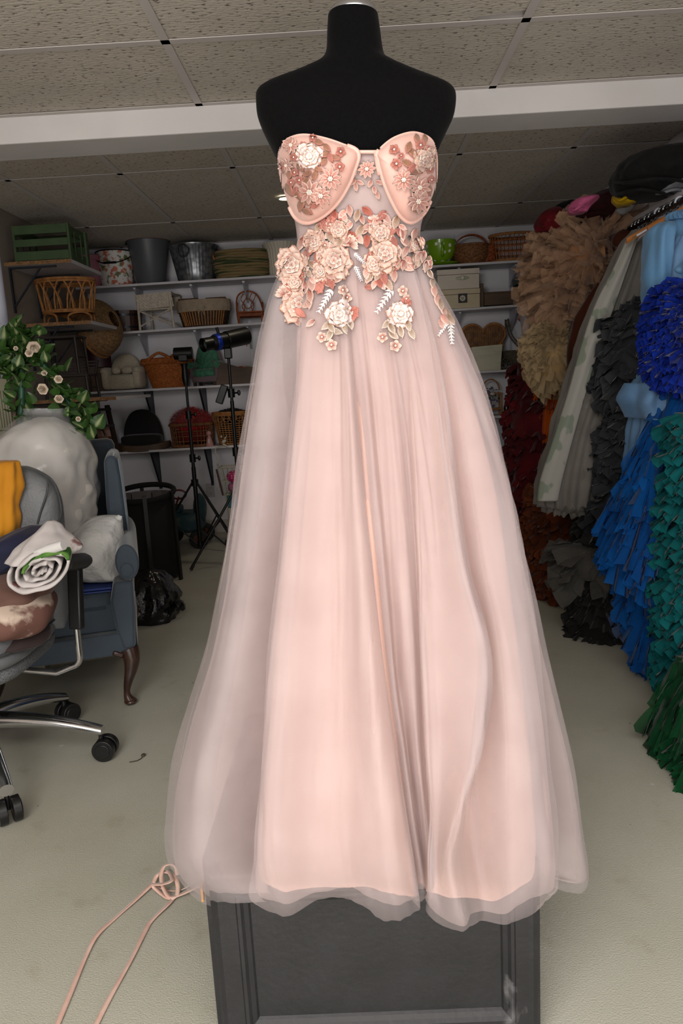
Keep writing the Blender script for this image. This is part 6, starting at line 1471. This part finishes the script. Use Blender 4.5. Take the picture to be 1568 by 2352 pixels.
# far ones first
garment('white_beanbag', 'pale round sack standing at the back wall behind the maroon gown', [dict(n='sack_body', m=gmat('pale_sack', 'a9a9b4', '9d9da8'), rows=rw([(962, 1130, 1160), (975, 1108, 1178), (1010, 1095, 1190), (1060, 1092, 1194), (1110, 1098, 1190), (1150, 1110, 1180), (1200, 1115, 1185), (1262, 1130, 1180)], .16, 5.45))], 'sack')
garment('pink_tulle_dress', 'dusty pink tulle dress low behind the maroon gown', [dict(n='skirt', m=gmat('dusty_pink_tulle', '8d605d', '7a504e', .8), rows=rw([(1000, 1180, 1215), (1060, 1160, 1225), (1120, 1150, 1230), (1200, 1165, 1230)], .16, 4.75), folds=9, famp=.12, cap=0,
      ruf=[dict(n=70, s=.07, m=gmat('dusty_pink_tulle', '', ''), k=dict(amp=.2))])], 'dress')
garment('red_organza_gown', 'bright red organza gown with a sparkly white panel', [
    dict(n='bodice', m=gmat('red_organza', 'a31c22', '821318', .92), rows=rw([(634, 1235, 1262), (660, 1204, 1272), (700, 1206, 1270), (760, 1218, 1258), (810, 1218, 1262)], .14, 4.75), folds=8, famp=.10,
         ruf=[dict(n=60, s=.06, m=gmat('red_organza', '', ''), k=dict(amp=.15))]),
    dict(n='sequin_panel', m=gmat('white_sequin', 'b9b5ba', '9a969b', 1, scale=120), rows=rw([(690, 1195, 1212), (740, 1198, 1214), (800, 1200, 1216), (830, 1204, 1216)], .3, 4.70), folds=5, famp=.1)])
rt_g = [o for o in COL.objects if o.name == 'red_organza_gown'][0]
MB().tube([PY(1248, 640, 4.75), PY(1290, 600, 4.75), V((RAILX, 4.75, RAILZ-.04)), V((RAILX, 4.75, RAILZ+.016))], .008, 7).build('hanging_loop', gmat('red_organza', '', ''), rt_g, world=True)
mar = gmat('maroon_organza', '5c1219', '420c11', .97)
garment('maroon_ruffled_gown', 'dark maroon gown covered in ruffles hanging to the floor', [dict(n='skirt', m=mar, rows=rw([(800, 1205, 1262), (850, 1190, 1275), (900, 1182, 1285), (960, 1176, 1290), (1050, 1180, 1300), (1150, 1182, 1300), (1250, 1190, 1300), (1330, 1200, 1300), (1358, 1206, 1300)], .18, (4.35, 4.15)), nz=.03,
         ruf=[dict(n=420, s=.075, m=mar, k=dict(amp=.22, flare=.9, down=.4, wav=2))])])
org = gmat('orange_organza', 'b8520e', '9c420a', .95)
garment('orange_gown', 'vivid orange gown peeping out between the peach and cream tulle', [dict(n='skirt', m=org, rows=rw([(716, 1245, 1312), (740, 1240, 1320), (765, 1244, 1318), (860, 1238, 1290), (900, 1236, 1284), (935, 1250, 1276), (1060, 1238, 1262)], .14, 4.05), folds=10, famp=.08,
         ruf=[dict(n=80, s=.05, m=org, k=dict(amp=.2))])])
pch = gmat('peach_tulle', 'd8b496', 'caa17f', .42, trans=.3); pch2 = gmat('peach_core', 'bb8c66', 'a97a56', 1)
garment('peach_tulle_gown', 'huge puffy peach tulle gown bursting out at the top of the rail', [
    dict(n='tulle_core', m=pch2, rows=rw([(500, 1400, 1450), (530, 1360, 1452), (565, 1306, 1445), (605, 1278, 1430), (650, 1275, 1395), (690, 1280, 1360), (725, 1290, 1335)], .13, 3.95), nz=.03,
         ruf=[dict(n=290, s=.165, m=pch, name='tulle_ruffle', k=dict(flare=1.0, down=.10, amp=.14, wav=3.2, jag=.10, rnd_rot=1.4, ncol=17))])])
crt = gmat('cream_tulle', 'd6bf98', 'c6ad84', .5, trans=.3)
garment('cream_tulle_gown', 'cream tulle gown with a puffed skirt under the peach one', [dict(n='tulle_core', m=gmat('cream_core', 'b89a6e', 'a88a60'), rows=rw([(752, 1255, 1290), (780, 1228, 1315), (815, 1222, 1318), (850, 1235, 1310), (890, 1262, 1298)], .14, 3.88), nz=.02,
         ruf=[dict(n=200, s=.085, m=crt, name='tulle_ruffle', k=dict(flare=.9, down=.4, amp=.2, wav=2.5, rnd_rot=1.0, ncol=17))])])
brn = gmat('dark_brown_satin', '4a2213', '38190d')
garment('brown_satin_gown', 'dark brown satin gown hanging behind the grey tulle', [dict(n='bodice', m=brn, rows=rw([(520, 1440, 1490), (545, 1402, 1500), (600, 1396, 1490), (680, 1350, 1460), (760, 1308, 1420), (840, 1305, 1380)], .12, 3.68), folds=7, famp=.06)])
rst = gmat('rust_brown_organza', '6b3417', '512610', .97)
garment('rust_ruffled_gown', 'rusty brown gown of fluffy rosettes reaching the floor', [dict(n='skirt', m=rst, rows=rw([(1125, 1240, 1300), (1160, 1225, 1325), (1220, 1222, 1332), (1290, 1232, 1335), (1350, 1248, 1325), (1388, 1256, 1318)], .18, 3.88), nz=.03,
         ruf=[dict(n=300, s=.07, m=rst, k=dict(flare=1.0, down=.2, amp=.28, wav=2, rnd_rot=1.2))])])
gry = gmat('silver_grey_tulle', '9a958f', '87827c', .72, trans=.25); gryc = gmat('grey_lining', '7a756f', '6a6560', 1)
gl = rw([(528, 1462, 1500), (560, 1432, 1503), (620, 1408, 1500), (700, 1368, 1490), (800, 1336, 1470), (900, 1306, 1445), (1000, 1276, 1405), (1100, 1245, 1388), (1140, 1238, 1380)], .10, 3.42)
gw = garment('grey_tulle_gown', 'long silver grey tulle gown with a pale leaf printed front edge', [
    dict(n='lining', m=gryc, rows=gl, folds=13, famp=.05, seg=120),
    dict(n='tulle_layer', m=gry, rows=[(a+ (18 if i == 8 else 0), b_-8, c_+4, d+.015, y) for i, (a, b_, c_, d, y) in enumerate(gl)], folds=17, famp=.06, seg=140, jag=.03),
    dict(n='under_layer', m=gry, rows=rw([(900, 1320, 1440), (1000, 1290, 1410), (1100, 1258, 1395), (1172, 1250, 1384)], .12, 3.46), folds=19, famp=.07, seg=140, jag=.04)])
# leaf printed panel down its front edge
pmx = mat('leaf_print_tulle', '9d9b95', .8, c2='7c8578', scale=13, lo=.56, hi=.6, detail=2, stretch=(1, 1, .6))
b = MB(); lft = [PY(x, y, 3.30) for y, x in ((545, 1440), (620, 1406), (700, 1366), (800, 1332), (900, 1304), (1000, 1272), (1100, 1240), (1150, 1232))]; rgt = [PY(x, y, 3.28) for y, x in ((545, 1466), (620, 1440), (700, 1412), (800, 1376), (900, 1346), (1000, 1318), (1100, 1292), (1150, 1282))]
b.grid(lambda u, v: cr(lft, v)*(1-u)+cr(rgt, v)*u+V((0, -.02*sin(pi*u)+.003*sin(u*9+v*3), 0)), 14, 50); b.build('printed_panel', pmx, gw, world=True, smooth='all', solid=.002)
dgr = gmat('charcoal_taffeta', '3a3c40', '2b2d31', 1, bs=30); 
garment('charcoal_ruffled_gown', 'charcoal grey gown with crumpled taffeta ruffles from the shoulder down', [dict(n='skirt', m=dgr, rows=rw([(690, 1448, 1490), (730, 1418, 1498), (800, 1402, 1498), (900, 1396, 1490), (1000, 1392, 1480), (1100, 1390, 1470), (1200, 1380, 1460)], .14, 3.20), nz=.02,
         ruf=[dict(n=260, s=.085, m=dgr, k=dict(amp=.24, flare=.9, down=.35, wav=1.8, rnd_rot=.9))])])
blg = gmat('smoke_black_organza', '2c2b29', '1f1e1d', .92); gfl = gmat('grey_organza_flower', '55534f', '45433f', .8)
garment('black_tiered_gown', 'smoky black gown whose tiered ruffled hem sits on the floor', [
    dict(n='skirt', m=blg, rows=rw([(1170, 1360, 1440), (1230, 1340, 1440), (1300, 1330, 1440), (1370, 1322, 1430), (1430, 1318, 1425), (1462, 1322, 1418)], .15, 3.32), nz=.02,
         ruf=[dict(n=260, s=.075, m=blg, k=dict(amp=.22, flare=1, down=.4, wav=2))]),
    dict(n='flower_flounce', m=gfl, rows=rw([(1255, 1315, 1370), (1285, 1300, 1385), (1320, 1305, 1385)], .14, 3.22), body=True, ruf=[dict(n=40, s=.11, m=gfl, name='organza_petal', k=dict(amp=.18, flare=1, down=.3, wav=1.4, rnd_rot=1))])])
pbl = gmat('powder_blue_organza', '5a6a90', '4b5a7e', .95)
garment('powder_blue_gown', 'powder blue ruffled gown showing only its lower tiers', [dict(n='skirt', m=pbl, rows=rw([(1280, 1415, 1490), (1330, 1418, 1510), (1390, 1425, 1512), (1440, 1432, 1505), (1475, 1440, 1490)], .15, 3.12), nz=.02,
         ruf=[dict(n=200, s=.07, m=pbl, k=dict(amp=.22, flare=.9, down=.4, wav=2))])])
lbl = gmat('light_blue_satin', '6f9cc4', '6290b9', 1, bs=20); lbt = gmat('light_blue_tulle', '7fa6cf', '6c94bf', .75)
garment('light_blue_gown', 'light blue satin gown with gathered neckline and long sheer skirt', [
    dict(n='bodice', m=lbl, rows=rw([(506, 1536, 1585), (518, 1515, 1605), (545, 1500, 1622), (600, 1500, 1625), (680, 1500, 1620), (740, 1505, 1610)], .11, 3.0), folds=14, famp=.04, seg=120),
    dict(n='gathered_collar', m=lbl, rows=rw([(488, 1542, 1576), (496, 1534, 1582), (508, 1530, 1588)], .16, 2.98), folds=22, famp=.10, seg=180),
    dict(n='sleeve', m=lbl, rows=rw([(514, 1512, 1540), (530, 1492, 1545), (560, 1483, 1543), (620, 1480, 1538), (700, 1483, 1532), (790, 1492, 1524)], .16, 2.90), folds=6, famp=.07),
    dict(n='draped_overlay', m=lbt, rows=rw([(540, 1562, 1600), (590, 1540, 1610), (650, 1524, 1605), (720, 1508, 1590), (800, 1498, 1580), (860, 1500, 1560)], .12, 2.84), folds=9, famp=.12, seg=110),
    dict(n='puffed_ruffle', m=lbl, rows=rw([(596, 1560, 1610), (618, 1542, 1620), (634, 1548, 1620), (642, 1562, 1610)], .14, 2.80), folds=9, famp=.12, seg=110),
    dict(n='pleated_skirt', m=lbt, rows=rw([(730, 1498, 1600), (820, 1490, 1580), (880, 1462, 1570), (925, 1440, 1565), (950, 1450, 1560), (1020, 1446, 1545), (1100, 1434, 1530), (1185, 1420, 1490)], .12, 2.98), folds=15, famp=.06, seg=120, jag=.03),
    dict(n='ribbon_sash', m=lbt, rows=rw([(880, 1445, 1520), (920, 1432, 1540), (960, 1450, 1560)], .16, 2.90), folds=6, famp=.1)])
lav = gmat('lavender_organza', '7683b4', '66739f', .95)
garment('lavender_ruffled_gown', 'lavender blue ruffled gown between the light blue and bright blue gowns', [dict(n='skirt', m=lav, rows=rw([(985, 1510, 1570), (1040, 1490, 1560), (1110, 1482, 1550), (1180, 1480, 1540)], .14, 2.86), nz=.02,
         ruf=[dict(n=120, s=.06, m=lav, k=dict(amp=.22, flare=.9, down=.4, wav=2))])])
ryl = gmat('royal_blue_organza', '0f2f9c', '0b2379', .95)
garment('royal_blue_ruffled_gown', 'deep royal blue gown with tight ruffles at the right edge', [dict(n='bodice', m=ryl, rows=rw([(650, 1555, 1640), (700, 1530, 1660), (760, 1512, 1665), (830, 1515, 1660), (880, 1535, 1650)], .12, 2.72), nz=.02,
         ruf=[dict(n=330, s=.06, m=ryl, k=dict(amp=.2, flare=1, down=.2, wav=3, rnd_rot=1.2, ncol=19))])])
btl = gmat('azure_tulle', '0d5fae', '0a4f96', .75, trans=.3); btc = gmat('azure_core', '0c4f97', '0a4080', 1)
bl_rows = rw([(880, 1560, 1650), (950, 1530, 1650), (1050, 1480, 1640), (1130, 1448, 1630), (1200, 1424, 1620), (1260, 1425, 1600), (1330, 1468, 1580), (1430, 1488, 1570), (1525, 1500, 1570)], .12, (2.70, 2.78))
garment('azure_tulle_gown', 'bright azure blue tulle gown flaring out near the right edge', [
    dict(n='tulle_core', m=btc, rows=bl_rows, folds=9, famp=.07, nz=.02, ruf=[dict(n=240, s=.11, m=btl, name='tulle_ruffle', k=dict(amp=.14, flare=.5, down=1, wav=3, alen=1.6, jag=.1, ncol=19))]),
])
tl = gmat('teal_organza', '086063', '064e51', .95)
garment('teal_ruffled_gown', 'teal green gown with rows of ruffles down to the floor', [dict(n='skirt', m=tl, rows=rw([(950, 1568, 1680), (1050, 1556, 1690), (1200, 1552, 1690), (1350, 1550, 1690), (1480, 1545, 1690), (1560, 1545, 1690), (1610, 1560, 1680)], .12, 2.45), nz=.02,
         ruf=[dict(n=420, s=.075, m=tl, k=dict(amp=.2, flare=.9, down=.35, wav=2.5))])])
gt = gmat('emerald_tulle', '0b4f2a', '083c20', .85, trans=.3)
garment('emerald_tulle_gown', 'dark emerald tulle gown, nearest one at the right edge', [
    dict(n='upper_skirt', m=gt, rows=rw([(1540, 1580, 1700), (1600, 1560, 1700), (1660, 1545, 1700), (1700, 1548, 1700)], .12, 2.12), folds=14, famp=.09, jag=.04, ruf=[dict(n=80, s=.10, m=gt, name='tulle_ruffle', k=dict(amp=.12, flare=.4, down=1, wav=3, alen=1.3, jag=.1, ncol=19))]),
    dict(n='lower_skirt', m=gt, rows=rw([(1690, 1590, 1700), (1780, 1570, 1700), (1840, 1550, 1700), (1900, 1540, 1700)], .12, 2.02), nz=.02, ruf=[dict(n=160, s=.075, m=gt, name='tulle_ruffle', k=dict(amp=.12, flare=.9, down=.6, wav=3.5, jag=.12, ncol=19))])])
# folded clothes on the closet shelf
def bundle(name, label, cat, lst, Y, m, d=.16, folds=5, famp=.04, nz=.02, layers=0):
    mid = (lst[-1][1]+lst[-1][2])/2; Y = PZ(mid, lst[-1][0], 1.936).y; rows = rw(lst, d, Y); P0 = PY((lst[-1][1]+lst[-1][2])/2, lst[-1][0], Y); t = thing(name, label, cat, P0)
    s = rowsurf(rows, nz=nz, ns=12, seed=len(label), folds=folds, famp=famp); s.build('folded_cloth', m, t, world=True, smooth='all')
    print('BUNDLE', name, tuple(round(q, 2) for q in P0))
    for k in range(layers):
        f_ = (k+1)/(layers+1); a = rows[min(len(rows)-1, int(f_*len(rows)))]; xs = [a[1]+2+(a[2]-a[1]-4)*i/10 for i in range(11)]
        MB().tube([PY(x, a[0]+5*sin(i*.7+k), Y-a[3]*(sin(pi*i/10)**.5)-.002) for i, x in enumerate(xs)], .006, 6).build('fold_edge', m, t, world=True)
    return t
J = lambda n, c, c2=None: mat(n, c, .9, c2=c2 or c, scale=20, bump=.3, bscale=60, sheen=.04, spec=.15)
bundle('dark_jumper', 'charcoal knitted jumper slumped at the far end above the shelf corner', 'jumper', [(528, 1240, 1262), (540, 1222, 1285), (560, 1218, 1292), (572, 1228, 1280)], 4.9, J('charcoal_knit', '1b1f1f'), layers=1)
bundle('red_jumper', 'dark red folded cloth at the far end of the closet shelf', 'folded clothes', [(478, 1262, 1285), (490, 1244, 1292), (515, 1232, 1290), (534, 1234, 1284)], 4.75, J('dark_red_knit', '5b0d16', '450a10'), layers=1)
bundle('black_jumper', 'black folded cloth between the red and pink ones on the closet shelf', 'folded clothes', [(462, 1300, 1330), (475, 1278, 1338), (510, 1270, 1330), (540, 1278, 1318)], 4.5, J('black_knit', '0c0c0d'), layers=1)
bundle('maroon_jumper', 'maroon folded cloth beneath the pink cloth on the closet shelf', 'folded clothes', [(440, 1375, 1425), (462, 1345, 1435), (492, 1312, 1425), (520, 1315, 1390)], 4.28, J('maroon_knit', '2e0a10', '220709'), layers=2)
bundle('pink_jumper', 'bright pink folded cloth on the closet shelf', 'folded clothes', [(454, 1340, 1372), (462, 1315, 1368), (478, 1306, 1350), (490, 1310, 1342)], 4.1, J('pink_knit', 'b0557a', '9c4769'), layers=1)
bundle('yellow_jumper', 'yellow rolled cloth tucked beside the black coats on the closet shelf', 'folded clothes', [(427, 1438, 1462), (436, 1416, 1468), (455, 1410, 1462), (470, 1420, 1458)], 3.72, J('yellow_knit', 'b08d0c', '9c7c0a'), layers=1)
bundle('white_cloth', 'small white cloth hanging off the closet shelf below the yellow one', 'folded clothes', [(458, 1438, 1450), (470, 1424, 1454), (484, 1418, 1448), (492, 1424, 1438)], 3.66, J('white_jersey', '8f8f92'))
bundle('black_coat', 'large black coat bundled on the closet shelf, with a small white care label', 'coat', [(352, 1500, 1560), (362, 1445, 1600), (385, 1420, 1620), (415, 1410, 1610), (440, 1416, 1560), (458, 1445, 1520)], 3.42, J('black_fleece', '161616', '101011'), d=.12, layers=3)
t = [o for o in COL.objects if o.name == 'black_coat'][0]; MB().bar(PY(1487, 369, 3.20), PY(1510, 361, 3.20), .010, .002).build('care_label', mat('white_jersey', ''), t, world=True, smooth=False, label='white care label')
bundle('grey_shirt', 'light grey shirt with black trim folded at the front edge of the closet shelf', 'shirt', [(376, 1560, 1600), (392, 1515, 1640), (415, 1505, 1640), (440, 1500, 1600), (449, 1500, 1550)], 3.10, J('light_grey_jersey', '6e6f74', '606166'), d=.10, layers=2)
